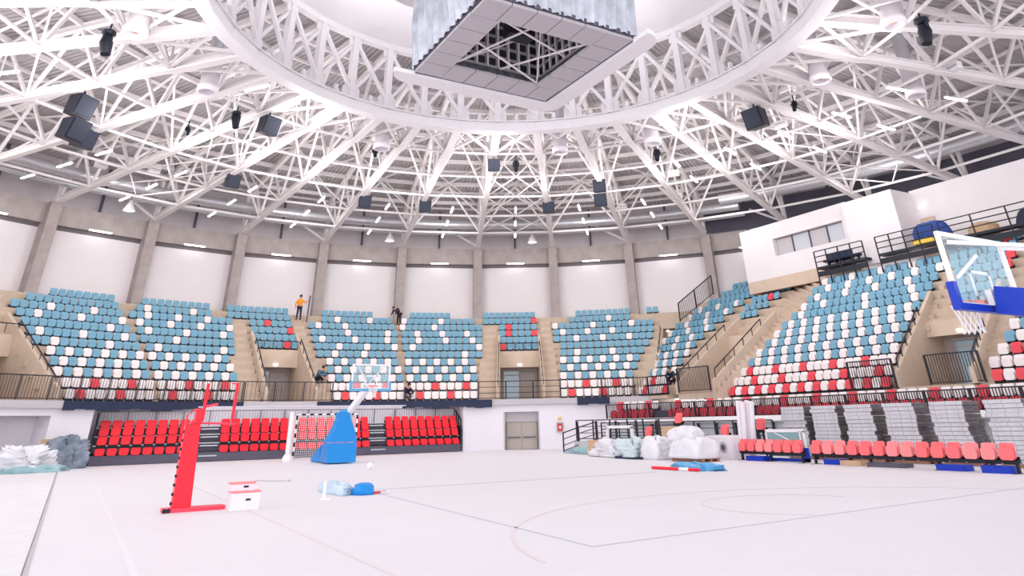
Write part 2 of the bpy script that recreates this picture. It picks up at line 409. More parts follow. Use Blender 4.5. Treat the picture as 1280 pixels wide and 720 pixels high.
# ---------------------------------------------------------------- walls
COLT = [5.6 + 10 * k for k in range(36)]
vis = lambda t: -36 < ((t + 180) % 360) - 180 < 176 or True
def ringseg(b, r0, r1, t0, t1, z0, z1):
    p = [PP(r0, t0), PP(r0, t1), PP(r1, t1), PP(r1, t0)]
    return b.hexa([Vector((q.x, q.y, z0)) for q in p], [Vector((q.x, q.y, z1)) for q in p])
# lower ring wall with the service door and the dark passage on the left
lw = sthing('wall_lower', 'white ring wall below the stands')
def lwseg(t0, t1, z0=0, z1=2.8, r=26.4):
    b = MB(); n = max(1, int(abs(t1 - t0) / 2.5))
    for k in range(n): ringseg(b, r, r + 0.25, t0 + (t1 - t0) * k / n, t0 + (t1 - t0) * (k + 1) / n, z0, z1)
    return b.build('wall_panel', 'lowwall', lw)
dh = math.degrees(1.15 / 26.4)
XL, XF = -11.1, 9.65; tf = math.degrees(math.acos(XF / 26.4)); tl = 180 - math.degrees(math.acos(-XL / 26.4))
lwseg(42, 60.4 - dh); lwseg(60.4 + dh, tf); lwseg(60.4 - dh, 60.4 + dh, 2.12, 2.8)
lwseg(tl, 119.2); lwseg(119.2, 124.5, 2.2, 2.8); lwseg(124.5, 142)
b = MB(); b.bx(XL, XF, 25.45, 25.65, 0, 2.55); b.build('wall_panel', 'lowwall', lw)
b = MB(); b.bx(XL - 0.2, XL, 23.9, 25.6, 0, 2.55); b.bx(XF, XF + 0.2, 24.5, 25.6, 0, 2.55); b.build('wall_return', 'lowwall', lw)
b = MB(); n = 16
for k in range(n):
    x0 = XL + (XF - XL) * k / n; x1 = XL + (XF - XL) * (k + 1) / n
    y0 = max(25.45, math.sqrt(26.5**2 - x0 * x0)); y1 = max(25.45, math.sqrt(26.5**2 - x1 * x1))
    b.hexa([(x0, min(25.4, y0), 2.55), (x1, min(25.4, y1), 2.55), (x1, y1 + 0.2, 2.55), (x0, y0 + 0.2, 2.55)], [(x0, min(25.4, y0), 2.6), (x1, min(25.4, y1), 2.6), (x1, y1 + 0.2, 2.6), (x0, y0 + 0.2, 2.6)])
b.build('ledge', 'lowwall', lw)
# beam under the first row
b = MB()
for k in range(38): ringseg(b, 26.2, 26.5, 42 + k * 2.6, 42 + (k + 1) * 2.6, 2.52, 2.84)
b.build('parapet_edge', 'frame', lw)
# recess of the service door
def F604(u, r, z): return LP(60.4, u, r, z)
def lbox(F, u0, u1, r0, r1, z0, z1, b=None):
    b = b or MB()
    return b.hexa([F(u0, r0, z0), F(u1, r0, z0), F(u1, r1, z0), F(u0, r1, z0)], [F(u0, r0, z1), F(u1, r0, z1), F(u1, r1, z1), F(u0, r1, z1)])
d1 = sthing('door_1', 'greige double door in the white ring wall')
lbox(F604, -1.15, -1.05, 26.4, 26.95, 0, 2.12).build('jamb', 'frame', d1)
lbox(F604, 1.05, 1.15, 26.4, 26.95, 0, 2.12).build('jamb', 'frame', d1)
lbox(F604, -1.05, 1.05, 26.75, 26.95, 1.55, 2.12).build('overpanel', 'frame', d1)
for s_ in (-1, 1):
    lf = lbox(F604, min(0.01 * s_, 0.98 * s_), max(0.01 * s_, 0.98 * s_), 26.8, 26.88, 0.02, 1.54).build('door_leaf', 'gdoor', d1)
    lbox(F604, min(0.1 * s_, 0.9 * s_), max(0.1 * s_, 0.9 * s_), 26.72, 26.79, 0.66, 0.71).build('push_bar', 'base', lf)
lbox(F604, -1.05, 1.05, 26.95, 27.0, 0, 2.12).build('back_panel', 'gdoor', d1)
al = MB()
FA = lambda u, r, z: LP(121.8, u, r, z)
lbox(FA, -1.3, 1.3, 27.6, 27.7, 0, 2.3, al); lbox(FA, 1.22, 1.32, 26.5, 27.7, 0, 2.3, al); lbox(FA, -1.32, -1.22, 26.5, 27.7, 0, 2.3, al); lbox(FA, -1.3, 1.3, 26.5, 27.7, 2.2, 2.3, al)
al.build('passage_niche', 'lowwall', lw)
# columns
NAMEC = {}
vis_cols = [5.6 + 10 * k for k in range(-3, 15)]
cm = MB(); cm.box((0, 0, 5.9), (0.95, 0.72, 11.9))
cm.v = [(x, y, z + 3.0) for x, y, z in cm.v]
cme = cm.mesh('column', 'column')
capm = MB(); capm.box((-0.05, 0, 14.83), (0.7, 0.5, 0.12)); capme = capm.mesh('bearing_plate', 'steel')
def cname(t):
    k = round((115.6 - t) / 10)        # 0 = leftmost seen
    return k
for t in vis_cols:
    k = cname(t)
    p = PP(37.5, t)
    nm_ = ('square concrete column number %s from the left along the back wall' % ORD[k + 1]) if 0 <= k <= 8 else 'square concrete column outside the framed part of the hall'
    o = put('column', cme, None, p, R(t)); tag(o, nm_, None, None, 'structure')
    put('bearing_plate', capme, o)
# wall bays
wb = sthing('wall_back', 'curved back wall of the hall behind the upper gallery')
um = MB(); um.bx(38.75, 38.85, -3.5, 3.5, 14.9, 18.9)
ume = um.mesh('upper_panel', 'upper')
mu = MB(); mu.box((38.6, 0, 16.5), (0.16, 0.16, 3.6)); mume = mu.mesh('mullion', 'base')
bm_ = MB(); bm_.box((37.75, 0, 14.2), (0.5, 6.0, 1.3)); bme = bm_.mesh('ring_beam', 'conc')
sl = MB(); sl.box((38.0, 0, 13.42), (0.3, 6.0, 0.26)); slm = sl.mesh('shade_strip', 'dshade')  # solid dark strip; the slot's shade is put into its colour
pw = MB(); pw.box((37.95, 0, 11.1), (0.16, 6.1, 4.45)); pwe = pw.mesh('wall_panel', 'wall')
for t in [10.6 + 10 * k for k in range(-3, 14)]:
    for nm_, me in (('wall_panel', pwe), ('shade_strip', slm), ('ring_beam', bme)):
        o = put(nm_, me, wb, (0, 0, 0), R(t))
    o = put('upper_panel', ume, wb, (0, 0, 0), R(t)); put('mullion', mume, wb, (0, 0, 0), R(t))
b = MB()
for k in range(36): ringseg(b, 35.8, 38.7, 45 + k * 2.6, 45 + (k + 1) * 2.6, 8.5, 8.92)
struct('gallery_floor', b, 'beige', 'beige gallery floor behind the top row')
b = MB()
for k in range(0, 36): ringseg(b, 36.6, 38.7, 44 - k * 2.6, 44 - (k + 1) * 2.6, 8.5, 8.92)
struct('gallery_floor', b, 'beige', 'gallery floor behind the long stand')
# LED tube under each ring beam
for t in [10.6 + 10 * k for k in range(0, 12)]:
    k = round((110.6 - t) / 10)
    o = thing('wall_light', 'glowing linear wall light in the %s bay from the left' % ORD[k + 1] if k < 9 else 'linear wall light, %s one hidden behind the white box' % ORD[k - 8], 'light', PP(37.42, t, 13.62), R(t), 'wall lights under the ring beam')
    q = MB(); q.box((0, 0, 0), (0.12, 1.55, 0.05)); q.build('lamp_housing', 'steel', o)
    q = MB(); q.box((-0.0, 0, -0.06), (0.1, 1.45, 0.06)); q.build('tube', 'led', o)
# white technical box above the long stand
bxw = sthing('wall_right', 'white walls and box above the long right stand')
KS = lambda x, y, z: (-11.9 + (x + 11.9) * 0.88, -20 + (y + 20) * 0.88, 1.5 + (z - 1.5) * 0.88)
def kbx(q, x0, x1, y0, y1, z0, z1):
    a = KS(x0, y0, z0); b = KS(x1, y1, z1); return q.bx(a[0], b[0], a[1], b[1], a[2], b[2])
def wbx(*a, m='wall', name='wall_panel'): q = MB(); kbx(q, *a); return q.build(name, m, bxw)
wbx(33.9, 37.0, 18.0, 21.3, 11.2, 15.3); wbx(33.9, 37.0, 10.9, 11.5, 11.2, 15.3)
wbx(33.9, 37.0, 11.5, 18.0, 11.2, 12.75); wbx(33.9, 37.0, 11.5, 18.0, 14.1, 15.3)
wbx(34.6, 37.0, 11.5, 18.0, 12.75, 14.1, m='frame')
wbx(33.4, 37.0, 6.95, 10.9, 10.6, 15.1)
wbx(35.5, 36.0, -16, 6.95, 9.5, 15.2)
wbx(33.9, 34.2, 10.9, 21.3, 10.3, 11.2, m='beige')
wbx(35.42, 35.5, 5.7, 6.7, 10.9, 13.2, m='beige', name='door_panel')
win = sthing('window_1', 'strip window of the white box')
for k in range(4):
    y0 = 11.5 + 6.5 * k / 4; q = MB(); kbx(q, 34.3, 34.34, y0 + 0.04, y0 + 6.5 / 4 - 0.04, 12.8, 14.05); q.build('pane', 'frame' if k % 2 else 'gfloor', win)
    q = MB(); kbx(q, 34.2, 34.38, y0 - 0.04, y0 + 0.04, 12.75, 14.1); q.build('mullion', 'base', win)
wbx(35.3, 35.5, -16, 6.95, 9.3, 10.9, m='beige')
q = MB(); q.lathe([(0.12, 0), (0.14, -0.08), (0.0, -0.12)], KS(35.2, 6.3, 13.9), 10)
tag(q.build('ceiling_lamp', 'lamp'), 'small round lamp glowing beside the white box', 'lamp')
# dark band behind the trusses on the right
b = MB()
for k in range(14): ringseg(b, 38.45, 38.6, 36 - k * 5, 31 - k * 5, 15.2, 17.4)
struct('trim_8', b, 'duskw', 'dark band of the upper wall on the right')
# ---------------------------------------------------------------- roof
zb = lambda r: 14.98 + (37.4 - r) / 25.3 * 1.05
zt = lambda r: 17.9 + (37.4 - r) / 25.3 * 1.8
ceil = sthing('ceiling', 'corrugated roof deck')
dk = MB(); hw = math.tan(R(5.02))
segs = [38.9, 34, 29, 24, 19, 14, 12.0]
for r1, r0 in zip(segs[:-1], segs[1:]):
    za, zc = zt(r0) + 0.45, zt(r1) + 0.45
    dk.add([(r0, -r0 * hw, za), (r1, -r1 * hw, zc), (r1, r1 * hw, zc), (r0, r0 * hw, za)], ((0, 1, 2, 3),))
dke = dk.mesh('deck_panel', 'deck')
TB = [5.6 + 10 * k for k in range(-4, 19)]
for t in [5.6 + 10 * k for k in range(-4, 32)]: put('deck_panel', dke, ceil, (0, 0, 0), R(t + 5))
# white drum inside the ring and the dome above
b = MB(); prof = [(12.2, 20.05), (11.9, 20.0), (9.2, 20.7), (9.0, 20.75)]
b.lathe([(r, z) for r, z in prof], n=36); struct('ceiling_ring', b, 'steelw', 'white lining inside the roof ring')
b = MB(); b.lathe([(9.0, 20.75), (9.0, 21.6), (0.05, 22.6)], n=36); struct('ceiling_dome', b, 'deck', 'roof deck over the ring opening')
dm = thing('dome_beam_frame', 'white radial beams and hoops under the central dome', 'roof frame', (0, 0, 21.2))
for k in range(18):
    a = R(5.6 + 20 * k); q = MB(); q.bar((9.0 * math.cos(a), 9.0 * math.sin(a), 0.1), (1.0 * math.cos(a), 1.0 * math.sin(a), 1.0), 0.16, 0.22); q.build('radial_beam', 'steel', dm)
for r_, z_ in ((8.7, -0.1), (6.6, 0.25), (4.4, 0.5)):
    q = MB(); q.tube([(r_ * math.cos(2*PI*k/36), r_ * math.sin(2*PI*k/36), z_) for k in range(37)], 0.07, 6, False); q.build('hoop', 'base' if r_ > 8 else 'steel', dm)
# trusses
def hbeam(b, p, q, wd, ht, tk=0.05):
    p = Vector(p); q = Vector(q); d = (q - p).normalized(); sd = Vector((0, 1, 0)); u = sd.cross(d) * -1
    if u.z < 0: u = -u
    b.bar(p + u * (ht / 2), q + u * (ht / 2), wd, tk); b.bar(p - u * (ht / 2), q - u * (ht / 2), wd, tk); b.bar(p, q, tk, ht); return b
rb_ = [37.1, 33.1, 28.6, 24.2, 20.2, 16.3, 12.3]
rt_ = [35.3, 31.0, 26.5, 22.2, 18.2, 14.2]
q = MB(); hbeam(q, (37.35, 0, zb(37.35)), (16, 0, zb(16)), 0.34, 0.34); hbeam(q, (16.2, 0, zb(16.2)), (12.3, 0, zb(12.3) + 0.05), 0.44, 0.44); m_bot = q.mesh('bottom_chord', 'steel')
q = MB(); hbeam(q, (37.3, 0, zt(37.3)), (12.2, 0, zt(12.2)), 0.26, 0.28); m_top = q.mesh('top_chord', 'steel')
webs = []
for i in range(6):
    for a, c in (((rb_[i], 0, zb(rb_[i])), (rt_[i], 0, zt(rt_[i]))), ((rt_[i], 0, zt(rt_[i])), (rb_[i+1], 0, zb(rb_[i+1])))):
        if i == 5 and c[0] < 13: continue
        q = MB(); q.bar(a, c, 0.15, 0.15); webs.append(q.mesh('web_member', 'steel'))
q = MB(); q.bar((37.2, 0, 14.9), (37.2, 0, 18.0), 0.22, 0.3); m_end = q.mesh('end_post', 'steel')
def tlabel(t):
    k = cname(t)
    if 0 <= k <= 8: return 'white radial roof truss resting on the %s concrete column from the left' % ORD[k + 1]
    if k < 0: return 'white radial roof truss at upper left, %s beyond the leftmost column in view' % ORD[-k]
    return 'white radial roof truss at upper right, %s right of the rightmost column in view' % ORD[k - 8]
for t in TB:
    o = thing('roof_truss', tlabel(t), 'truss', (0, 0, 0), R(t), 'radial roof trusses')
    put('bottom_chord', m_bot, o); put('top_chord', m_top, o); put('end_post', m_end, o)
    for me in webs: put('web_member', me, o)
# ring purlins (one thing per ring, a purlin per bay)
def rp(label, r, zf, th, kind='tube'):
    o = thing('ring_purlin', label, 'purlin', (0, 0, 0), 0, 'ring purlins of the roof')
    h = math.tan(R(5)); a = Vector((r * math.cos(R(5)), -r * math.sin(R(5)), zf(r))); c = Vector((a.x, -a.y, a.z))
    q = MB()
    if kind == 'tube': q.tube([a, c], th, 8)
    else: q.bar(a, c, th, th * 1.6)
    me = q.mesh('purlin', 'steel')
    for t in TB[:-1]: put('purlin', me, o, (0, 0, 0), R(t + 5))
for i, r in enumerate((33.1, 28.6, 24.2, 20.2, 16.3)):
    rp('%s lower ring of white tube purlins counted from the back wall inwards' % ORD[i + 1], r, zb, 0.085)
for i, r in enumerate((35.3, 31.0, 26.5, 22.2, 18.2, 14.2)):
    rp('%s upper ring of white purlins under the deck, counted from the wall' % ORD[i + 1], r, lambda r: zt(r) + 0.16, 0.17, 'bar')
for i, r in enumerate((37.0, 33.1, 28.6, 24.2, 20.2, 16.3)):
    rp('thin %s secondary ring of deck joists counted from the wall' % ORD[i + 1], r, lambda r: zt(r) + 0.25, 0.1, 'bar')
# bracing: transverse struts and crosses per bay
br = thing('roof_bracing', 'white cross bracing between the roof trusses', 'bracing')
def bay(name, p, q_, th):
    m_ = MB(); m_.bar(p, q_, th, th); return m_.mesh(name, 'steel')
def PQ(r, s, z): return Vector((r * math.cos(R(5)), s * r * math.sin(R(5)), z))
bmeshes = []
for r, r2 in ((33.1, 31.0), (24.2, 22.2), (16.3, 18.2), (28.6, 31.0)):
    for s in (-1, 1): bmeshes.append(bay('strut', PQ(r, s, zb(r)), Vector((r2 * math.cos(R(5)), 0, zt(r2))), 0.11))
for s in (-1, 1): bmeshes.append(bay('brace', PQ(12.5, s, zb(12.5)), PQ(16.3, -s, zb(16.3)), 0.13))
for r0, r1 in ((35.3, 26.5), (26.5, 18.2)):
    for s in (-1, 1): bmeshes.append(bay('brace', PQ(r0, s, zt(r0)), PQ(r1, -s, zt(r1)), 0.09))
for t in TB[:-1]:
    for me in bmeshes: put('brace', me, br, (0, 0, 0), R(t + 5))
for t in (60.6, 10.6, 110.6):
    for r0, r1 in ((33.1, 28.6), (28.6, 24.2), (24.2, 20.2), (20.2, 16.3)):
        for u in (-1, 1):
            for h in ((-1, 0), (0, 1)):
                pa = PQ(r0, 1, zb(r0)); pb = PQ(r0, -1, zb(r0)); pc = PQ(r1, 1, zb(r1)); pd = PQ(r1, -1, zb(r1))
                fa = (h[0] + 1) / 2; fb = (h[1] + 1) / 2
                A0 = pb.lerp(pa, fa if u > 0 else fb); B0 = pd.lerp(pc, fb if u > 0 else fa)
                m_ = MB(); m_.bar(A0, B0, 0.06, 0.06); m_.build('brace', 'steel', br, (0, 0, 0), R(t))
# corner knees at columns
kn = MB(); kn.bar((37.2, 0.1, 15.0), (37.0, 2.6, 16.4), 0.14, 0.14); kme = kn.mesh('knee_brace', 'steel')
for t in TB:
    if round((t - 5.6) / 10) % 2 == 0: put('knee_brace', kme, br, (0, 0, 0), R(t))
# ring girder
rg = thing('ring_girder', 'big white steel ring girder with crossed web around the scoreboard', 'girder')
RR = 12.1; Z0, Z1 = 16.0, 19.75
def rpt(r, s, z): return Vector((r * math.cos(R(5)), s * r * math.sin(R(5)), z))
q = MB(); q.bar(rpt(RR, -1.0, Z0 - 0.2), rpt(RR, 1.0, Z0 - 0.2), 0.6, 0.5); q.bar(rpt(RR, -1, Z0 + 0.1), rpt(RR, 1, Z0 + 0.1), 0.8, 0.06); m1 = q.mesh('bottom_ring_beam', 'steelw')
q = MB(); q.bar(rpt(RR, -1, Z1 + 0.1), rpt(RR, 1, Z1 + 0.1), 0.4, 0.34); m2 = q.mesh('top_ring_beam', 'steelw')
q = MB(); q.bar((RR, 0, Z0 + 0.1), (RR, 0, Z1), 0.34, 0.34, (0, 1, 0)); m3_ = q.mesh('post', 'steelw')
q = MB(); q.box((RR, 0, Z1 - 0.25), (0.1, 0.75, 0.5)); m4b = q.mesh('top_gusset', 'steelw')
q = MB(); q.box((RR, 0, Z0 + 0.5), (0.1, 1.0, 0.55)); q.hexa([(RR-0.05,-0.5,Z0+0.77),(RR+0.05,-0.5,Z0+0.77),(RR+0.05,0.5,Z0+0.77),(RR-0.05,0.5,Z0+0.77)],[(RR-0.05,-0.24,Z0+1.1),(RR+0.05,-0.24,Z0+1.1),(RR+0.05,0.24,Z0+1.1),(RR-0.05,0.24,Z0+1.1)]); m4 = q.mesh('gusset', 'steelw')
q = MB(); q.bar(rpt(RR - 0.1, -1, Z0 + 0.5), rpt(RR - 0.1, 1, Z1 - 0.3), 0.17, 0.17); m5 = q.mesh('diagonal', 'steelw')
q = MB(); q.bar(rpt(RR + 0.1, 1, Z0 + 0.5), rpt(RR + 0.1, -1, Z1 - 0.3), 0.17, 0.17); m6 = q.mesh('diagonal', 'steelw')
q = MB(); q.box((RR - 0.25, 0, Z0 + 0.3), (0.16, 0.16, 0.5)); q.box((RR - 0.25, 0, Z0 + 0.28), (0.24, 0.26, 0.06)); m7 = q.mesh('clamp', 'steelw')
for k in range(36):
    t = R(5.6 + 10 * k)
    put('post', m3_, rg, (0,0,0), t); put('gusset', m4, rg, (0,0,0), t); put('top_gusset', m4b, rg, (0,0,0), t)
    for nm_, me in (('bottom_ring_beam', m1), ('top_ring_beam', m2), ('diagonal', m5), ('diagonal', m6), ('clamp', m7)): put(nm_, me, rg, (0,0,0), t + R(5))
# ducts
dc = thing('air_duct', 'long silver round air duct curving along the back of the roof', 'duct')
pts = [PP(34.6, t, 16.2) for t in range(30, 176, 3)]
for a in range(0, len(pts) - 3, 4):
    q = MB(); q.tube(pts[a:a + 5], 0.36, 12); q.build('duct_section', 'duct', dc)
dc = thing('air_duct', 'slimmer silver duct running outside the large one', 'duct')
pts = [PP(36.2, t, 15.9) for t in range(30, 176, 3)]
for a in range(0, len(pts) - 3, 4):
    q = MB(); q.tube(pts[a:a + 5], 0.18, 10); q.build('duct_section', 'duct', dc)
dc = thing('air_duct', 'silver air duct curving over the long right stand', 'duct')
pts = [PP(33.6, t, 16.6) for t in range(-28, 40, 3)]
for a in range(0, len(pts) - 3, 4):
    q = MB(); q.tube(pts[a:a + 5], 0.42, 12); q.build('duct_section', 'duct', dc)
# ================================================================ SEATS
BLK = {
'A':[(0,118.23,108.44),(1,117.95,107.94),(2,118.26,107.91),(3,118.03,107.73),(4,117.82,107.75),(5,118.78,107.78),(6,118.76,107.74),(7,118.82,108.04),(8,118.83,108.11),(9,118.92,108.11),(10,117.11,108.19),(11,114.58,108.29)],
'B':[(0,107.9,98.47),(1,107.6,98.08),(2,107.5,97.8),(3,107.4,97.83),(4,107.3,98.06),(5,107.2,96.99),(6,107.4,96.79),(7,107.38,96.6),(8,107.12,96.42),(9,107.53,96.26),(10,106.48,98.35),(11,105.62,98.29)],
'C':[(6,94.53,89.21),(7,94.45,89.18),(8,94.39,89.25),(9,94.33,89.24),(10,96.65,89.32),(11,96.42,89.32)],
'D':[(0,86.29,76.69),(1,86.32,76.5),(2,86.47,76.42),(3,86.32,76.47),(4,86.18,76.73),(5,87.16,76.78),(6,87.14,76.5),(7,87.22,76.49),(8,87.21,76.25),(9,87.31,76.54),(10,85.57,76.72),(11,85.3,79.01)],
'E':[(0,76.14,66.48),(1,75.95,66.38),(2,76.0,66.29),(3,76.04,66.31),(4,75.88,66.44),(5,75.73,65.4),(6,75.9,65.33),(7,75.87,65.26),(8,75.74,65.2),(9,75.92,65.25),(10,75.6,66.13),(11,74.37,69.16)],
'F':[(6,62.98,57.84),(7,62.93,57.83),(8,62.99,57.92),(9,62.94,58.01),(10,65.0,58.0),(11,64.95,58.19)],
'G':[(0,54.93,44.93),(1,54.94,44.49),(2,54.94,44.91),(3,54.95,44.46),(4,54.95,44.23),(5,54.96,43.68),(6,54.96,43.14),(7,55.81,42.8),(8,55.81,42.8),(9,56.02,42.8),(10,53.83,45.89),(11,53.02,45.95)],
'M':[(11,43.93,42.4)],
'H':[(0,18.98,16.1),(1,20.0,16.78),(2,20.4,17.07),(3,20.8,17.41),(4,21.2,17.57),(5,21.7,17.78),(6,22.2,17.82),(7,22.4,17.6),(8,22.5,17.43),(9,22.43,17.25),(10,22.11,16.97),(11,21.42,16.52),(12,20.72,16.35),(13,20.27,16.1)],
'I':[(8,15.92,14.26),(9,16.2,13.95),(10,16.2,13.68),(11,16.1,13.3),(12,15.68,13.1),(13,15.79,13.1)],
'J':[(0,16.44,4.89),(1,16.7,5.0),(2,16.4,5.1),(3,16.2,5.2),(4,16.0,5.2),(5,15.68,5.1),(6,15.35,5.1),(7,15.08,4.85),(8,14.66,4.64),(9,14.24,4.57),(10,14.07,4.44),(11,14.04,4.3),(12,13.58,4.67)],
'K':[(7,2.6,0.24),(8,2.88,0.26),(9,3.17,0.2),(10,3.46,0.17),(11,3.86,0.14),(12,4.16,0.1),(13,4.46,0.1)],
'L':[(0,-0.3,-3.5),(1,0.01,-3.4),(2,-0.21,-3.3),(3,-0.4,-3.2),(4,-0.52,-3.1),(5,-0.64,-3.1)]}
BN = {'A':'leftmost back block','B':'second back block','C':'block over the second gate','D':'third back block','E':'fourth back block','F':'block over the third gate','G':'fifth back block','M':'short row behind the fifth block','H':'narrow corner block','I':'block over the corner gate','J':'large right block','K':'block behind the near backboard','L':'block at the right edge'}
def rbox(b, w_, h, t, c, tilt=0.0, cut=0.05):
    """upright rounded panel, w x h, thickness t, centre c, leaning back by tilt"""
    x, z = w_ / 2, h / 2
    poly = [(-x + cut, -z), (x - cut, -z), (x, -z + cut), (x, z - cut), (x - cut, z), (-x + cut, z), (-x, z - cut), (-x, -z + cut)]
    a = []; d = []
    for px, pz in poly:
        yy = pz * tilt
        a.append((c[0] + px, c[1] + yy - t / 2, c[2] + pz)); d.append((c[0] + px * 0.96, c[1] + yy + t / 2, c[2] + pz * 0.98))
    n = 8
    b.add(a + d, [tuple(range(n)), tuple(reversed(range(n, 2 * n)))] + [(i, n + i, n + (i + 1) % n, (i + 1) % n) for i in range(n)])
    return b
def seat_meshes(col, w_=0.43, h=0.42):
    q = MB(); rbox(q, w_, h, 0.045, (0, 0.05, 0.12 + h / 2), 0.22); back = q.mesh('backrest', col)
    q = MB(); rbox(q, w_ - 0.03, h * 0.72, 0.07, (0, -0.04, 0.11 + h * 0.36), 0.1); pan = q.mesh('seat_pan', col)
    q = MB(); q.box((0, 0.05, 0.06), (w_ * 0.94, 0.1, 0.11)); q.box((0, 0.1, 0.14), (w_ + 0.04, 0.05, 0.1)); br_ = q.mesh('bracket', 'dark')
    return back, pan, br_
SM = {c: seat_meshes(m) for c, m in (('blue', 'sblue'), ('white', 'swhite'), ('red', 'sred'))}
SM['redt'] = seat_meshes('tred', 0.44, 0.37); SM['reds'] = seat_meshes('tred', 0.44, 0.30); SM['pink'] = seat_meshes('pink', 0.43, 0.40); SM['pale'] = seat_meshes('pink2', 0.43, 0.40)
def colour(bk, i, k, rnd):
    if bk in 'CFIK': return 'red' if rnd < 0.13 else 'blue'
    lo = {'J': 3, 'L': 3}.get(bk, 2)
    if bk in 'JL' and i == 0: return 'red' if k % 2 == 0 else 'white'
    if i < lo: return 'red' if (k + 2 * i) % 4 == 1 else 'white'
    if i < lo + 3 + (2 if bk == 'J' else 0): return 'white' if (k + i) % 2 == 0 else 'blue'
    if i >= 11 and bk != 'J': return 'blue'
    rw = random.Random(ord(bk) * 31 + i); per = rw.choice((3, 4)) if bk in 'JH' else rw.choice((4, 5, 6)); o_ = rw.randint(0, per - 1)
    return 'white' if (k + o_) % per == 0 and rnd < 0.86 else 'blue'
CAMP = Vector((cp.x, cp.y, 1.5))
allseats = []
rng = random.Random(11)
for bk, rws in BLK.items():
    for (i, ta, tb) in rws:
        if bk in 'ABCDEFGM':
            r = 26.6 + 0.855 * i; n = max(1, int(abs(ta - tb) * PI / 180 * r / 0.48 + 0.3)); st = (tb - ta) / n
            pos = [(S1(i, ta + st * (k + 0.5)), R(ta + st * (k + 0.5) - 90)) for k in range(n)]
        else:
            if bk in 'JKL': ta, tb = 0.88 * ta - 2.4, 0.88 * tb - 2.4
            Sx = S3 if bk in 'HI' else S2
            n = max(1, int(abs(ta - tb) / 0.48 + 0.3)); st = (tb - ta) / n
            pos = [(Sx(i, ta + st * (k + 0.5)), R(-90)) for k in range(n)]
        for k, (p, rot) in enumerate(pos):
            allseats.append([bk, i, k, p, rot, colour(bk, i, k, rng.random()), (p - CAMP).length])
# the very uneven colours seen in the far blocks come from the photo's own pattern
allseats.sort(key=lambda q_: q_[6])
rest = {}
for n, (bk, i, k, p, rot, c, d) in enumerate(allseats):
    if n < 300:
        lab = '%s stadium seat, %s from left, %s of the %s' % (c, ORD[k + 1], ('front row' if i == 0 else ORD[i + 1] + ' row up'), BN[bk])
        o = thing('stadium_seat', lab, 'seat', p, rot, 'stadium seats of the upper stands')
        for nm_, me in zip(('backrest', 'seat_pan', 'bracket'), SM[c]): put(nm_, me, o)
    else: rest.setdefault(c, []).append((p, rot))
q = MB()
for c, L in rest.items():
    for me, mk in zip(SM[c], (('sblue', 'swhite', 'sred')[('blue', 'white', 'red').index(c)],) * 2 + ('dark',)):
        vs0 = [v.co.copy() for v in me.vertices]; fs0 = [tuple(f.vertices) for f in me.polygons]
        q.use(mk)
        for p, rot in L:
            ca, sa = math.cos(rot), math.sin(rot)
            q.add([(p.x + v.x * ca - v.y * sa, p.y + v.x * sa + v.y * ca, p.z + v.z) for v in vs0], fs0)
o = q.build('far_stadium_seats'); tag(o, 'remaining blue, white and red seats in the farther rows of the back stands', 'seats', 'stadium seats of the upper stands', 'stuff')
# ---------------------------------------------------------------- fences
def fence(name, label, cat, pts, h, pitch=0.13, m='rail', group=None, post=2.0, th=0.025):
    o = thing(name, label, cat, (0, 0, 0), 0, group)
    pts = [Vector(p) for p in pts]
    q1 = MB(); q2 = MB(); q3 = MB()
    for p, q in zip(pts[:-1], pts[1:]):
        q1.bar(p + Vector((0, 0, h)), q + Vector((0, 0, h)), 0.06, 0.05)
        q2.bar(p + Vector((0, 0, 0.08)), q + Vector((0, 0, 0.08)), 0.04, 0.04)
        L = (q - p).length; n = max(1, int(L / pitch)) if pitch else 0
        for k in range(n):
            a = p.lerp(q, (k + 0.5) / n); q3.bar(a + Vector((0, 0, 0.08)), a + Vector((0, 0, h)), th, th)
        if not pitch:
            for f in (0.36, 0.68): q3.bar(p + Vector((0, 0, h * f)), q + Vector((0, 0, h * f)), 0.035, 0.035)
        n = max(1, round(L / post))
        for k in range(n + 1):
            if k == n and q != pts[-1]: continue
            a = p.lerp(q, k / n); b = MB(); b.bar(a, a + Vector((0, 0, h)), 0.06, 0.06); b.build('post', m, o)
    q1.build('top_rail', m, o); q2.build('bottom_rail', m, o)
    c = q3.build('picket' if pitch else 'mid_rail', m, o)
    if pitch: c['kind'] = 'stuff'
    return o
def arcp(r, t0, t1, z, st=3.0):
    n = max(1, int(abs(t1 - t0) / st)); return [PP(r, t0 + (t1 - t0) * k / n, z) for k in range(n + 1)]
fence('balcony_fence', 'dark picket fence in front of the leftmost gate and left back blocks', 'fence', arcp(26.28, 136, 98.2, 2.84), 1.05, 0.14)
fence('balcony_fence', 'dark thin picket fence across the second gate', 'fence', arcp(26.28, 98.0, 86.6, 2.84), 1.05, 0.22, th=0.02)
fence('balcony_fence', 'dark open railing across the third gate', 'fence', arcp(26.28, 66.4, 54.8, 2.84), 1.05, 0.0, post=1.2)
fence('balcony_fence', 'dark tangled railing in front of the corner where the blocks meet', 'fence', [PP(26.28, 49.0, 2.84), PP(26.28, 44.5, 2.84), (19.2, 17.6, 2.84), (19.2, 15.7, 2.84)], 1.05, 0.16)
fence('gate_fence', 'dark fence panel closing the corner gate', 'fence', [(19.5, 15.1, 2.9), (19.5, 12.4, 2.9)], 1.3, 0.13)
fence('gate_fence', 'dark two panel fence closing the gate behind the near basket', 'fence', [KS(25.05, 2.75, 2.76), KS(25.05, 0.05, 2.76)], 1.2, 0.12)
fence('gate_fence', 'dark fence before red and white seats at the end of large right block', 'fence', [KS(24.9, 7.2, 2.68), KS(24.9, 4.5, 2.68)], 1.25, 0.13)
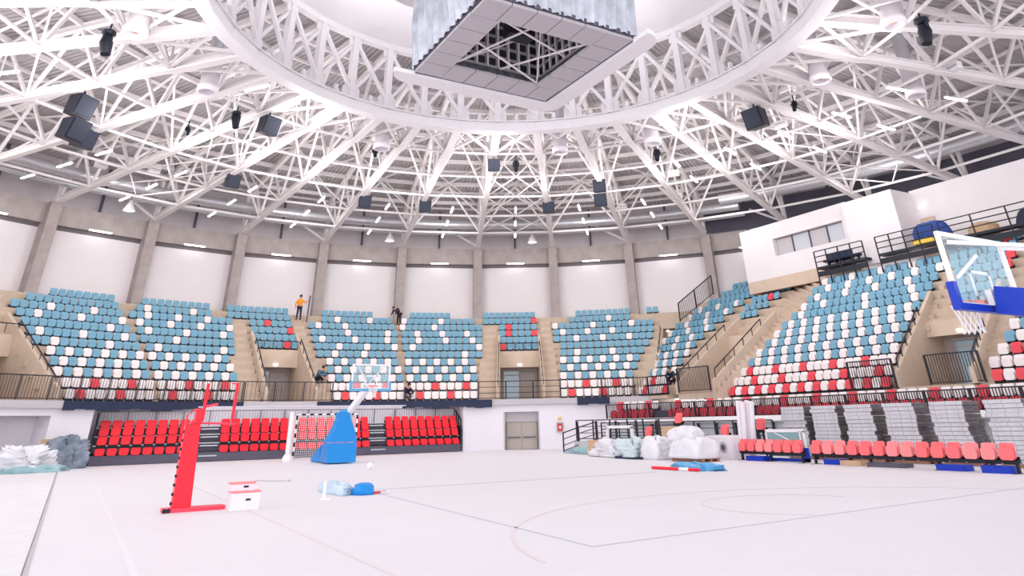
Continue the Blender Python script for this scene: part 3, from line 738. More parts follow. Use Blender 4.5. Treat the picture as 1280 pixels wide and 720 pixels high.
# sloping handrails on the gate walls
def handrail(label, pts, m='rail'):
    o = thing('handrail', label, 'handrail'); pts = [Vector(p) for p in pts]
    for p, q in zip(pts[:-1], pts[1:]):
        b = MB(); b.bar(p + Vector((0, 0, 0.45)), q + Vector((0, 0, 0.45)), 0.05, 0.05); b.build('rail', m, o)
    for p, q in zip(pts[:-1], pts[1:]):
        n = 5
        for k in range(n + 1):
            a = p.lerp(q, k / n); b = MB(); b.bar(a, a + Vector((0, 0, 0.45)), 0.04, 0.04); b.build('post', m, o)
zr1 = lambda r: 2.83 + 0.55 * (r - 26.6) / 0.855 + 0.5
for tc, nm_ in zip(VOM, ('leftmost', 'second', 'third')):
    for sg, sd in ((-1, 'left'), (1, 'right')):
        handrail('dark sloping handrail on the %s wall of the %s back gate' % (sd, nm_), [LP(tc, sg * 1.5, 26.8, zr1(26.8)), LP(tc, sg * 1.5, 31.3, zr1(31.3))])
    handrail('dark rail on top of the header wall of the %s back gate' % nm_, [LP(tc, -1.5, 31.45, 6.2), LP(tc, 1.5, 31.45, 6.2)])
zr2 = lambda r: 2.53 + 0.51 * (r - 20.57) / 0.58 + 0.5
handrail('dark sloping handrail beside the large right block', [(20.9, 1.55, zr2(20.9)), (23.7, 1.55, zr2(23.7))])
handrail('dark sloping handrail right of the gate behind the near basket', [(20.9, -1.95, zr2(20.9)), (22.6, -1.95, zr2(22.6))])
zr3 = lambda r: 2.83 + 0.57 * (r - 19.5) / 0.88 + 0.5
handrail('dark sloping handrail left of the corner gate', [(19.9, 15.4, zr3(19.9)), (24.4, 15.4, zr3(24.4))])
handrail('dark sloping handrail right of the corner gate', [(19.9, 12.3, zr3(19.9)), (24.4, 12.3, zr3(24.4))])
fence('ramp_railing', 'dark railing climbing along the back wall beside the last column', 'railing', [(26.0, 21.3, 7.9), (26.0, 19.4, 8.6), (26.0, 17.5, 9.3)], 1.3, 0.14)
# navy covers hanging on the balcony edge
for (t0, t1, lb) in ((118.5, 98.0, 'dark navy cover strip hanging under the left back blocks'), (88.5, 64.5, 'dark navy cover strip hanging under the middle back blocks'), (52.5, 48.0, 'short dark cover strip under the fifth back block')):
    q = MB(); n = int(abs(t1 - t0) / 1.2)
    for k in range(n):
        a0 = t0 + (t1 - t0) * k / n; a1 = t0 + (t1 - t0) * (k + 1) / n
        ringseg(q, 26.12, 26.2, a0, a1, 2.42 + 0.05 * math.sin(k * 1.3), 2.84)
    tag(q.build('edge_cover', 'navy'), lb, 'cover')
# ================================================================ LOWER RIGHT STAND (row of red seats behind a rail)
PATH = [Vector((16.5, 18.6, 0)), Vector((17.4, 15.6, 0)), Vector((18.2, 12.6, 0)), Vector((19.0, 9.2, 0)), Vector((19.0, -8.2, 0))]
def pnorm(a, b): d = (b - a).normalized(); return Vector((-d.y, d.x, 0)) * (1 if -d.y * 1 > 0 else 1)
def offp(k, w_):
    a, b = PATH[k], PATH[k + 1]; n = pnorm(a, b); n = n if n.x > 0 else -n
    return a + n * w_, b + n * w_
fb_ = MB(); fb_.prism([(18.0, 18.6, 0), (18.9, 15.6, 0), (19.6, 12.6, 0), (20.5, 9.4, 0), (20.5, -8, 0), (23.4, -8, 0), (23.4, 11.9, 0), (24.4, 20.0, 0), (18.6, 18.3, 0)], (0, 0, 2.32)); struct('stand_base', fb_, 'frame', 'solid base under the right stands')
ls_ = sthing('lower_stand', 'low deck of the right stand on posts, behind the stored panels')
for k in range(4):
    for w0, w1, z0, z1, nm_, m in ((-0.06, 0.14, 1.36, 1.6, 'deck_edge', 'steelw'), (0.1, 0.75, 1.3, 1.55, 'deck', 'gfloor'), (0.7, 1.5, 1.4, 1.98, 'deck_step', 'base'), (1.45, 2.6, 1.9, 2.36, 'ledge', 'lowwall'), (0.4, 0.5, 0.0, 1.32, 'back_panel', 'gfloor')):
        a0, b0 = offp(k, w0); a1, b1 = offp(k, w1)
        q = MB(); q.hexa([(a0.x, a0.y, z0), (b0.x, b0.y, z0), (b1.x, b1.y, z0), (a1.x, a1.y, z0)], [(a0.x, a0.y, z1), (b0.x, b0.y, z1), (b1.x, b1.y, z1), (a1.x, a1.y, z1)]); q.build(nm_, m, ls_)
    a, b = offp(k, 0.22); n = max(2, int((b - a).length / 1.1))
    for j in range(n):
        p = a.lerp(b, j / n); q = MB(); q.bar((p.x, p.y, 0), (p.x, p.y, 1.35), 0.1, 0.1); q.build('support_post', 'rail', ls_)
    fa, fb = offp(k, 0.1)
    fence('front_rail', ('dark picket rail at the far end of the low right deck', 'dark picket rail, second section of the low right deck', 'dark picket rail, third section of the low right deck', 'long dark picket rail along the low right deck')[k], 'railing', [fa + Vector((0, 0, 1.5)), fb + Vector((0, 0, 1.5))], 0.86, 0.12, th=0.03)
for row, (w_, z, cat_) in enumerate(((0.45, 1.52, 'front'), (1.2, 1.98, 'rear'))):
    n = 0
    for k in range(4):
        a, b = offp(k, w_); L = (b - a).length; m_ = int(L / 0.5); d = b - a; rot = math.atan2(d.y, d.x) 
        for j in range(m_):
            p = a.lerp(b, (j + 0.5) / m_); n += 1
            if k == 1 and j < 2: continue
            if row == 0: c = 'red'
            else: c = 'red' if n % 4 == 1 else 'white'
            o = thing('deck_seat', '%s seat, %s from left in the %s row behind the %s' % (c, ORD[j + 1], cat_, ('first short rail section', 'second rail section', 'third rail section', 'long dark rail')[k]), 'seat', (p.x, p.y, z), rot + (PI if math.cos(rot + PI / 2) * 1 > 0 else 0) * 0, 'seats behind the dark rail')
            for nm_, me in zip(('backrest', 'seat_pan', 'bracket'), SM[c]): put(nm_, me, o)
# ================================================================ TELESCOPIC STAND
ts = thing('telescopic_stand', 'retracted telescopic stand with grey steps against the white wall', 'stand', (0, 24.3, 0))
TX0, TX1 = -10.8, 9.4
q = MB(); q.bx(TX0, TX1, 0.0, 0.12, 0.02, 0.42); q.build('front_fascia', 'base', ts)
tier = []
for k in range(4):
    y0 = 0.06 + 0.2 * k; z = (0.42, 0.88, 1.28, 1.66)[k]; tier.append((y0, z))
    q = MB(); q.bx(TX0, TX1, y0, 1.15, z - 0.05, z); q.build('deck', 'gfloor', ts)
    q = MB(); q.bx(TX0, TX1, y0 + 0.12, y0 + 0.16, z - 0.36 if k else 0.1, z - 0.05); q.build('riser', 'base', ts)
for ax in (-5.8, 3.6):
    for k in range(4):
        q = MB(); q.bx(ax, ax + 0.9, tier[k][0] - 0.08, tier[k][0] + 0.12, tier[k][1] - 0.18, tier[k][1] - 0.12); q.build('aisle_step', 'gfloor', ts)
for sx in (TX0 - 0.05, TX1 + 0.05):
    q = MB(); q.bx(sx - 0.04, sx + 0.04, 0.1, 1.15, 0.05, 1.4); q.build('end_frame', 'dark', ts)
    for yy in (0.12, 0.45, 0.8):
        q = MB(); q.bar((sx, yy, 0.2), (sx, yy, 1.7 + yy * 0.7), 0.06, 0.06); q.build('end_post', 'dark', ts)
    q = MB(); q.bar((sx, 0.12, 1.75), (sx, 1.1, 2.35), 0.05, 0.05); q.build('end_rail', 'dark', ts)
fence('back_railing', 'grey railing along the back of the telescopic stand', 'railing', [(TX0, 25.28, 1.44), (TX1, 25.28, 1.44)], 0.95, 0.16, 'railg', post=1.35, th=0.014)
ranges = ((-10.7, -5.85, 'left section'), (-4.85, 3.55, 'middle section'), (4.55, 9.35, 'right section'))
for k in range(4):
    for x0, x1, sn in ranges:
        n = int((x1 - x0) / 0.51)
        for j in range(n):
            x = x0 + (x1 - x0) * (j + 0.5) / n
            o = thing('folding_seat', 'bright red seat, %s from left, %s tier, %s of telescopic stand' % (ORD[j + 1], ('lowest', 'second', 'third', 'top')[k], sn), 'seat', (x, 24.3 + tier[k][0] - 0.02, tier[k][1] - 0.1), 0, 'red seats of the telescopic stand')
            for nm_, me in zip(('backrest', 'seat_pan', 'bracket'), SM['reds' if k in (0, 3) else 'redt']): put(nm_, me, o)
M['wrapl'] = mat('pale_blue_film', (196, 218, 236), 0.35, var=0.2, vscale=8, bump=0.4, bscale=12)
M['wrapc'] = mat('pale_tinted_wrap', (206, 218, 222), 0.4, var=0.1, vscale=3, bump=0.4, bscale=8)
# ================================================================ PINK SEAT ROW
def seat_row(label, x0, y0, x1, y1, n, cat='seat row'):
    a = Vector((x0, y0, 0)); b = Vector((x1, y1, 0)); d = b - a; rot = math.atan2(d.y, d.x)
    o = thing('seat_bench', label, 'bench', a, rot, 'movable red seat benches'); L = d.length
    q = MB(); q.bx(0, L, 0.0, 0.1, 0.27, 0.34); q.build('beam', 'dark', o)
    m_ = max(2, round(L / 2.3))
    for k in range(m_ + 1):
        u = min(L - 0.1, max(0.1, L * k / m_)); q = MB(); q.box((u, 0.05, 0.14), (0.06, 0.08, 0.27)); q.box((u, 0.05, 0.02), (0.08, 0.5, 0.04)); q.build('leg', 'dark', o)
    for k in range(n):
        c = ('pink', 'pale', 'pink', 'pale', 'pink')[(k * 7 + n) % 5]
        u = L * (k + 0.5) / n
        r_ = put('seat', SM[c][0], o, (u, 0.02, 0.24)); tag(r_, 'pale red seat' if c == 'pale' else 'red seat')
        put('seat_pan', SM[c][1], r_); put('bracket', SM[c][2], r_)
seat_row('shorter bench of seven faded red seats, partly behind the white framed backboard', 11.75, 3.3, 11.35, -0.2, 7)
seat_row('longer bench of fourteen faded red seats in front of the grey stacks', 11.3, -0.6, 10.75, -7.9, 14)
# ================================================================ STACKS OF PANELS
pm = {}
def slab_mesh(w_, d_, h_):
    q = MB(); q.use('slab'); q.bx(-w_/2, w_/2 - 0.3, -d_/2 + 0.03, d_/2 - 0.03, h_ * 0.05, h_ * 0.97); q.use('dshade'); q.bx(-w_/2 + 0.02, w_/2, -d_/2, d_/2, 0, h_ * 0.9)  # dark box paints the shaded ends and gaps of the stacked panels
    q.use('frame')
    for u in (-0.33, 0, 0.33): q.bx(-w_/2 - 0.006, -w_/2, d_ * u - 0.012, d_ * u + 0.012, 0, h_)
    return q.mesh('stacked_panel')
pmesh = slab_mesh(0.9, 1.22, 0.125)
stk = [(14.6, 2.35), (14.5, 0.75), (14.3, -0.95), (14.2, -2.7), (14.1, -4.55), (14.0, -6.45), (13.9, -8.3)]
for si, (x, y) in enumerate(stk):
    for k in range(14):
        o = put('stacked_panel', pmesh, None, (x + random.uniform(-0.04, 0.04), y + random.uniform(-0.04, 0.04), 0.1 + k * 0.127), random.uniform(-0.02, 0.02))
        tag(o, 'grey white panel, %s from bottom in the %s stack from left behind the red benches' % (ORD[k + 1], ORD[si + 1]), 'panel', 'grey panels stacked behind the benches')
    o = thing('pallet', 'wooden pallet under the %s stack of panels from left' % ORD[si + 1], 'pallet', (x, y, 0.03 if x < 12.9 else 0.0), 0, 'pallets under the stacks')
    for u in (-0.35, 0, 0.35): q = MB(); q.bx(u - 0.05, u + 0.05, -0.62, 0.62, 0, 0.07); q.build('runner', 'wood', o)
    q = MB(); q.bx(-0.42, 0.42, -0.62, 0.62, 0.07, 0.095); q.build('board', 'wood', o)
# ================================================================ HANDBALL GOAL
g = thing('handball_goal', 'white handball goal with dark striped posts and net before the red seats', 'goal', (-1.88, 20.3, 0.03))
def striped(name, p, q_, par, n=10):
    p = Vector(p); q_ = Vector(q_); b = MB()
    for k in range(n):
        b.use('steelw' if k % 2 == 0 else 'dark'); b.bar(p.lerp(q_, k / n), p.lerp(q_, (k + 1) / n), 0.08, 0.08)
    return b.build(name, None, par)
striped('post', (0, 0, 0), (0, 0, 2.0), g); striped('post', (3.2, 0, 0), (3.2, 0, 2.0), g); striped('crossbar', (0, 0, 2.04), (3.2, 0, 2.04), g, 15)
for x in (0, 3.2):
    q = MB(); q.tube([(x, 0.05, 2.0), (x, 0.9, 1.95), (x, 1.1, 0.05), (x, 0.05, 0.03)], 0.025, 6); q.build('side_frame', 'steelw', g)
q = MB(); q.tube([(0, 1.1, 0.05), (3.2, 1.1, 0.05)], 0.025, 6); q.build('rear_bar', 'steelw', g)
q = MB()
for k in range(31): x = 3.2 * k / 30; q.bar((x, 0.9, 1.95), (x, 1.1, 0.05), 0.012, 0.012)
for k in range(20): f = k / 19; q.bar((0, 0.9 + 0.2 * f, 1.95 - 1.9 * f), (3.2, 0.9 + 0.2 * f, 1.95 - 1.9 * f), 0.012, 0.012)
for x in (0, 3.2):
    for k in range(9): q.bar((x, 0.1 * k + 0.1, 1.97), (x, 0.12 * k + 0.1, 0.04), 0.012, 0.012)
    for k in range(18): q.bar((x, 0.05, 0.1 + 0.105 * k), (x, 1.0, 0.1 + 0.105 * k), 0.012, 0.012)
tag(q.build('net', 'net', g), None, None, None, 'stuff')
o = thing('padded_pole', 'white padded pole standing at the left side of the handball goal', 'pole', (-2.25, 19.9, 0.03))
q = MB(); q.tube([(0, 0, 0), (0.0, 0, 2.15)], 0.12, 10); q.build('padding', 'steelw', o)
q = MB(); q.lathe([(0.24, 0), (0.24, 0.16), (0.14, 0.3)], (0, 0, 0), 12); q.build('foot', 'steelw', o)
# ================================================================ BASKETS
def backboard(par, cx, y, zb_, w_, h_, face, edge_m, frame_m):
    """transparent board in the x-z plane; face = +1 when it looks towards +y"""
    q = MB(); q.bx(cx - w_/2, cx + w_/2, y - 0.01, y + 0.01, zb_, zb_ + h_); bd = q.build('backboard', 'glass', par)
    q = MB(); t = 0.07
    for a in ((cx - w_/2, cx + w_/2, zb_ + h_ - t, zb_ + h_), (cx - w_/2, cx + w_/2, zb_, zb_ + t), (cx - w_/2, cx - w_/2 + t, zb_ + t, zb_ + h_ - t), (cx + w_/2 - t, cx + w_/2, zb_ + t, zb_ + h_ - t)):
        q.bx(a[0], a[1], y - 0.03, y + 0.03, a[2], a[3])
    q.build('board_frame', frame_m, bd)
    q = MB(); s_ = 0.295; z0 = zb_ + 0.14; f = y + 0.016 * face
    for a in ((-s_, s_, 0.4, 0.45), (-s_, s_, 0, 0.05), (-s_, -s_ + 0.05, 0, 0.45), (s_ - 0.05, s_, 0, 0.45)):
        q.bx(cx + a[0], cx + a[1], f - 0.005, f + 0.005, z0 + a[2], z0 + a[3])
    q.build('target_square', 'steelw', bd)
    q = MB()
    for sx in (-1, 1):
        q.bx(cx + sx * w_/2 - 0.05, cx + sx * w_/2 + 0.05, y - 0.06, y + 0.06, zb_ + 0.05, zb_ + 0.36)
    q.bx(cx - w_/2 - 0.05, cx + w_/2 + 0.05, y - 0.062, y + 0.062, zb_ - 0.05, zb_ + 0.05)
    q.build('edge_padding', edge_m, bd)
    rz_ = zb_ + 0.15; ry = y + face * 0.38
    q = MB(); q.tube([(cx + 0.225 * math.cos(2*PI*k/24), ry + 0.225 * math.sin(2*PI*k/24), rz_) for k in range(25)], 0.014, 6, False)
    q.bx(cx - 0.1, cx + 0.1, min(y + face * 0.03, y + face * 0.17), max(y + face * 0.03, y + face * 0.17), rz_ - 0.06, rz_ + 0.01); q.build('rim', 'rim', par)
    q = MB(); n = 12
    prof = [(0.225, 0), (0.19, -0.12), (0.15, -0.25), (0.135, -0.38), (0.16, -0.46)]
    for i in range(len(prof) - 1):
        (r0, z0), (r1, z1) = prof[i], prof[i + 1]
        for k in range(n):
            for dlt in (-0.5, 0.5):
                a0 = 2*PI*(k + 0.5 * (i % 2)) / n; a1 = a0 + 2*PI*dlt/n
                q.bar((cx + r0 * math.cos(a0), ry + r0 * math.sin(a0), rz_ + z0), (cx + r1 * math.cos(a1), ry + r1 * math.sin(a1), rz_ + z1), 0.011, 0.011)
    q.build('net', 'net', par)
fb = thing('basketball_stand', 'far basketball stand with bright blue padded base and clear backboard', 'basketball hoop', (0, 0, 0.03))
q = MB(); q.hexa([(-1.7, 14.8, 0.04), (-0.4, 14.8, 0.04), (-0.5, 16.8, 0.04), (-1.5, 16.8, 0.04)], [(-1.75, 14.85, 0.82), (-0.4, 14.85, 0.82), (-0.5, 16.6, 0.78), (-1.5, 16.6, 0.78)]); q.build('base_padding', 'blue', fb)
prof = [(-1.75, -0.4, 0.84), (-1.6, -0.45, 1.1), (-1.38, -0.62, 1.5), (-1.27, -0.78, 1.8), (-1.25, -0.84, 2.05)]
q = MB()
for (a0, b0, z0), (a1, b1, z1) in zip(prof[:-1], prof[1:]):
    q.hexa([(a0, 14.85, z0), (b0, 14.85, z0), (b0, 15.6, z0), (a0, 15.6, z0)], [(a1, 14.85, z1), (b1, 14.85, z1), (b1, 15.6, z1), (a1, 15.6, z1)])
q.build('tower_padding', 'blue', fb)
q = MB(); q.hexa([(-1.5, 16.8, 0.02), (-0.6, 16.8, 0.02), (-1.1, 18.3, 0.02), (-1.5, 18.3, 0.02)], [(-1.5, 16.8, 0.7), (-0.6, 16.8, 0.7), (-1.1, 18.2, 0.2), (-1.5, 18.2, 0.2)]); q.build('counterweight', 'blue', fb)
for x in (-1.45, -1.05):
    q = MB(); q.tube([(x - 0.03, 18.1, 0.07), (x + 0.03, 18.1, 0.07)], 0.07, 10); q.build('wheel', 'dark', fb)
q = MB(); q.bar((-1.0, 17.4, 0.9), (-0.65, 13.1, 3.0), 0.2, 0.26); q.bar((-0.85, 15.6, 1.95), (-0.7, 13.9, 2.65), 0.1, 0.1); q.build('arm', 'steelw', fb)
q = MB(); q.box((-0.98, 15.25, 2.1), (0.34, 0.4, 0.12)); q.build('hinge_block', 'lblue', fb)
q = MB(); q.bar((-0.65, 13.2, 3.1), (-1.3, 12.85, 3.9), 0.04, 0.04); q.bar((-0.65, 13.2, 3.1), (0.0, 12.85, 3.9), 0.04, 0.04); q.build('board_stay', 'steelw', fb)
backboard(fb, -0.65, 12.8, 2.87, 1.8, 1.05, -1, 'lblue', 'steelw')
nb = thing('basketball_hoop', 'near basketball backboard with deep blue edge padding, rim and white net', 'basketball hoop', (0, 0, 0))
backboard(nb, 0.36, -13.8, 2.93, 1.84, 1.14, 1, 'dblue', 'steelw')
q = MB(); q.bar((0.38, -13.95, 3.05), (0.62, -17.5, 2.3), 0.34, 0.4); q.build('arm_padding', 'dblue', nb)
q = MB(); q.box((0.42, -13.86, 3.1), (0.26, 0.1, 0.24)); q.build('mount_plate', 'steelw', nb)
q = MB(); q.bar((-0.4, -13.85, 3.9), (0.55, -16.5, 3.3), 0.06, 0.06); q.bar((1.2, -13.85, 3.95), (0.65, -16.5, 3.3), 0.06, 0.06); q.bar((-0.45, -13.86, 3.35), (0.3, -13.86, 3.75), 0.04, 0.04); q.build('stay', 'steelw', nb)
q = MB(); q.hexa([(0.1, -19.2, 0.04), (1.2, -19.2, 0.04), (1.2, -17.0, 0.04), (0.1, -17.0, 0.04)], [(0.1, -19.2, 0.9), (1.2, -19.2, 0.9), (1.2, -17.2, 1.0), (0.1, -17.2, 1.0)]); q.bar((0.65, -17.6, 0.9), (0.62, -17.4, 2.5), 0.4, 0.5); q.build('base_padding', 'dblue', nb)
# ================================================================ VOLLEYBALL POST
vp = thing('volleyball_post', 'red padded volleyball post on a flat red base with thin red masts', 'post', (0, 0, 0.03))
q = MB(); q.hexa([(-9.78, -2.15, 0.06), (-9.42, -2.15, 0.06), (-9.42, -1.85, 0.06), (-9.78, -1.85, 0.06)], [(-9.8, -2.15, 1.55), (-9.5, -2.15, 1.55), (-9.5, -1.85, 1.55), (-9.8, -1.85, 1.55)]); q.build('padding', 'red', vp)
q = MB(); q.bx(-9.95, -8.75, -2.2, -1.8, 0.0, 0.07); q.build('base_plate', 'redl', vp)
for x in (-9.92, -9.84): q = MB(); q.tube([(x, -2.24, 0.04), (x, -2.2, 0.04)], 0.04, 8); q.build('wheel', 'dark', vp)
q = MB(); q.box((-9.56, -2.0, 1.72), (0.14, 0.24, 0.26)); q.build('pulley_block', 'red', vp)
q = MB(); q.tube([(-9.8, -2.0, 1.55), (-9.78, -2.0, 1.75), (-9.68, -2.0, 1.84), (-9.5, -2.0, 1.85)], 0.02, 8); q.build('handle', 'redl', vp)
q = MB()
for k in range(9): q.box((-9.805, -2.05, 0.15 + 0.16 * k), (0.03, 0.12, 0.05))
q.build('lacing', 'dark', vp)['kind'] = 'stuff'
for x in (-9.47, -8.85):
    q = MB(); q.bar((x, -2.0, 1.62), (x, -2.0, 2.36), 0.06, 0.06); q.build('mast', 'red', vp)
q = MB(); q.bar((-9.75, -2.0, 1.6), (-8.78, -2.0, 1.56), 0.04, 0.04); q.bar((-9.47, -2.0, 1.9), (-9.2, -2.0, 1.95), 0.03, 0.05); q.bar((-8.98, -2, 2.36), (-8.8, -2, 2.36), 0.03, 0.03); q.build('crossbar', 'redl', vp)
# boxes beside it
def cbox(name, label, c, d, m, rz_=0.0, cat='box'):
    o = thing(name, label, cat, (c[0], c[1], c[2]), rz_)
    q = MB(); q.box((0, 0, d[2] / 2), d); q.build('body', m, o)
    q = MB(); q.box((0, 0, d[2] + 0.012), (d[0] * 1.03, d[1] * 1.03, 0.03)); q.build('lid', 'pink2' if m == 'box' else m, o)
    q = MB(); q.box((0.05, -d[1] / 2 - 0.004, d[2] * 0.6), (0.1, 0.006, 0.035)); q.build('handle_slot', 'dark', o)
    return o
cbox('storage_box', 'larger white box with pink lid edge beside the red post', (-8.45, -2.45, 0.03), (0.56, 0.42, 0.3), 'box')
cbox('storage_box', 'smaller white box with red rim on top of the larger one', (-8.5, -2.35, 0.36), (0.48, 0.36, 0.12), 'box')
# things on the floor
o = thing('floor_socket_post', 'short white post stub standing alone on the court', 'post', (-6.5, -1.6, 0.03))
q = MB(); q.tube([(0, 0, 0.02), (0, 0, 0.36)], 0.035, 10); q.build('tube', 'steelw', o); q = MB(); q.box((0.03, 0, 0.015), (0.2, 0.16, 0.03)); q.build('foot', 'steelw', o)
def lump(name, label, cat, c, d, m, seed=0, rough=0.22, seg=18, group=None, kind=None):
    rg_ = random.Random(seed); ph = [rg_.uniform(0, 6.28) for _ in range(8)]
    q = MB(); vs = []; fs = []; n = seg; r_ = seg // 2
    for j in range(r_ + 1):
        f = PI * 0.5 * j / r_
        for k in range(n):
            a = 2*PI*k/n
            w_ = 1 + rough * (math.sin(3*a + ph[0] + 2*f) * 0.5 + math.sin(5*a + ph[1] - 3*f) * 0.35 + math.sin(9*a + ph[2] + 5*f) * 0.2 + rg_.uniform(-0.25, 0.25))
            e = 0.62
            cr_ = math.copysign(abs(math.cos(a))**e, math.cos(a)); sr = math.copysign(abs(math.sin(a))**e, math.sin(a))
            hr = math.cos(f)**0.6 if j < r_ else 0.0
            vs.append((c[0] + d[0]/2 * cr_ * hr * w_, c[1] + d[1]/2 * sr * hr * w_, c[2] + d[2] * math.sin(f)**0.8 * (1 + (w_ - 1) * 0.6)))
    for j in range(r_):
        for k in range(n): fs.append((j*n+k, j*n+(k+1) % n, (j+1)*n+(k+1) % n, (j+1)*n+k))
    fs.append(tuple(reversed(range(n))))
    q.add(vs, fs, True); o = q.build(name, m); return tag(o, label, cat, group, kind)
lump('rolled_net', 'rolled net in clear film with bright blue end lying on the court', 'net roll', (-5.75, 0.0, 0.03), (0.5, 1.9, 0.24), 'wrapl', 1, 0.2, 30)
lump('blue_bag', 'bright blue bundle at the end of the rolled net', 'bag', (-5.35, -0.95, 0.03), (0.5, 0.45, 0.24), 'blue', 2, 0.15)
o = thing('red_strap', 'small red and white strap pieces right of the blue bundle', 'strap', (-5.0, -1.0, 0.03))
q = MB(); q.bar((-0.1, 0, 0.03), (0.22, 0.05, 0.03), 0.05, 0.05); q.build('strap', 'redl', o); q = MB(); q.bar((0.05, -0.08, 0.03), (0.3, -0.02, 0.03), 0.03, 0.04); q.build('strap', 'linew', o)
q = MB(); q.lathe([(0.001, -0.12), (0.07, -0.1), (0.11, -0.05), (0.12, 0), (0.11, 0.05), (0.07, 0.1), (0.001, 0.12)], (-1.6, 9.4, 0.15), 14)
tag(q.build('ball', 'steelw'), 'small white ball lying on the court below the far basket', 'ball')
q = MB(); q.tube([(-6.5 + 0.1 * k, 6.2 - 0.12 * k + 0.1 * math.sin(k), 0.045) for k in range(9)], 0.012, 6); q.box((-5.65, 5.2, 0.05), (0.08, 0.06, 0.05))
tag(q.build('cable', 'frame'), 'thin grey cable curled on the court left of the blue basket stand', 'cable')
o = thing('net_post', 'long red and white post lying on the court beside blue film', 'post', (0, 0, 0.03))
q = MB(); q.tube([(5.6, 1.35, 0.05), (5.66, 0.05, 0.05)], 0.045, 8); q.build('red_section', 'red', o)
q = MB(); q.tube([(5.66, 0.05, 0.05), (5.7, -0.35, 0.05)], 0.05, 8); q.build('white_section', 'steelw', o)
q = MB(); q.tube([(5.7, -0.35, 0.05), (5.72, -0.8, 0.05)], 0.045, 8); q.build('red_section', 'red', o)
lump('plastic_film', 'crumpled blue plastic film beside the red post on the court', 'film', (6.3, 0.0, 0.03), (0.75, 2.1, 0.2), 'wrapb', 5, 0.35, 26)
# ================================================================ MATERIAL PILE AT THE RIGHT OF THE DOOR
lump('wrapped_pallet', 'large white plastic wrapped load in front of the white cabinet', 'wrapped load', (9.95, 4.0, 0.15), (1.5, 1.95, 0.7), 'wrap', 7, 0.16, 40)
lump('wrapped_bag', 'rounded white bag on top of the large wrapped load', 'bag', (10.1, 4.5, 0.75), (1.0, 1.5, 0.48), 'wrap', 8, 0.18, 36)
lump('wrapped_bag', 'pale bag left of the large wrapped load', 'bag', (10.0, 6.3, 0.03), (1.1, 1.5, 0.82), 'wrap', 9, 0.2, 36)
lump('wrapped_bag', 'white crumpled sacks with a blue tint in the middle of the pile', 'bag', (10.0, 7.9, 0.1), (1.1, 2.0, 0.62), 'wrapc', 10, 0.45, 44)
lump('wrapped_bag', 'low pinkish white crumpled sacks beside the cardboard box', 'bag', (10.3, 9.8, 0.05), (1.2, 2.5, 0.58), 'wrap', 11, 0.5, 44)
cbox('cardboard_box', 'open brown cardboard box left of the crumpled sacks', (11.0, 11.9, 0.03), (0.7, 0.8, 0.62), 'card')
cbox('cardboard_box', 'wide cardboard box standing behind the pale bag', (12.0, 7.0, 0.7), (0.6, 1.7, 0.5), 'card')
cbox('storage_crate', 'grey crate supporting the wide cardboard box', (12.0, 7.0, 0.03), (0.6, 1.6, 0.62), 'frame', cat='crate')
lump('plastic_film', 'long flat pale teal film roll on the floor before the gangway', 'film', (11.6, 13.6, 0.03), (1.1, 3.6, 0.28), 'wrapt', 12, 0.25, 26)
for nm_, c, lb in (('pallet', (10.3, 9.4, 0.0), 'wooden pallet under the low crumpled sacks'), ('pallet', (10.0, 4.0, 0.0), 'wooden pallet under the large wrapped load')):
    o = thing('pallet', lb, 'pallet', (c[0], c[1], 0.03))
    for u in (-0.4, 0, 0.4): q = MB(); q.bx(u - 0.05, u + 0.05, -0.9, 0.9, 0, 0.09); q.build('runner', 'wood', o)
    for v in (-0.8, -0.4, 0, 0.4, 0.8): q = MB(); q.bx(-0.5, 0.5, v - 0.08, v + 0.08, 0.09, 0.115); q.build('board', 'wood', o)
o = thing('pallet', 'dark blue plastic pallet under the teal sacks', 'pallet', (9.9, 7.6, 0.03))
q = MB(); q.bx(-0.5, 0.5, -0.9, 0.9, 0.0, 0.09); q.build('deck', 'navy', o)
o = thing('white_stand', 'white tubular stand standing behind the low sacks', 'frame', (11.3, 10.5, 0.03), R(-90))
q = MB(); q.bar((-1.1, 0, 0), (-0.95, 0, 1.2), 0.12, 0.1); q.build('leg', 'steelw', o); q = MB(); q.bar((0.95, 0, 0), (0.95, 0, 1.2), 0.12, 0.1); q.build('leg', 'steelw', o)
q = MB(); q.bar((-1.0, 0, 1.2), (1.0, 0, 1.2), 0.12, 0.12); q.build('top_bar', 'steelw', o)
o = thing('white_cabinet', 'low white ventilation cabinet with round fan left of the tall boards', 'cabinet', (12.0, 4.15, 0.03))
q = MB(); q.bx(-0.35, 0.35, -0.6, 0.9, 0, 0.85); q.build('body', 'box', o)
q = MB(); q.tube([(-0.37, -0.1, 0.42), (-0.35, -0.1, 0.42)], 0.2, 16); q.build('fan_ring', 'frame', o)
q = MB(); q.tube([(-0.385, -0.1, 0.42), (-0.37, -0.1, 0.42)], 0.11, 16); q.build('fan_hub', 'base', o)
for k, (y, lean, lb) in enumerate(((3.45, 0.12, 'tall white board leaning at the left end of the red bench'), (3.2, 0.16, 'second tall white board leaning behind the first'))):
    o = thing('tall_board', lb, 'board', (12.1 + 0.18 * k, y, 0.03))
    q = MB(); q.hexa([(0, -0.18, 0), (0.1, -0.18, 0), (0.1, 0.18, 0), (0, 0.18, 0)], [(0.0, -0.18 - lean * 2, 2.05), (0.1, -0.18 - lean * 2, 2.05), (0.1, 0.22 - lean * 2, 2.12), (0.0, 0.22 - lean * 2, 2.12)]); q.build('panel', 'box', o)
    q = MB(); q.bar((-0.004, 0, 0.02), (-0.004, 0.02 - lean * 2, 2.04), 0.01, 0.02); q.build('edge_strip', 'frame', o)
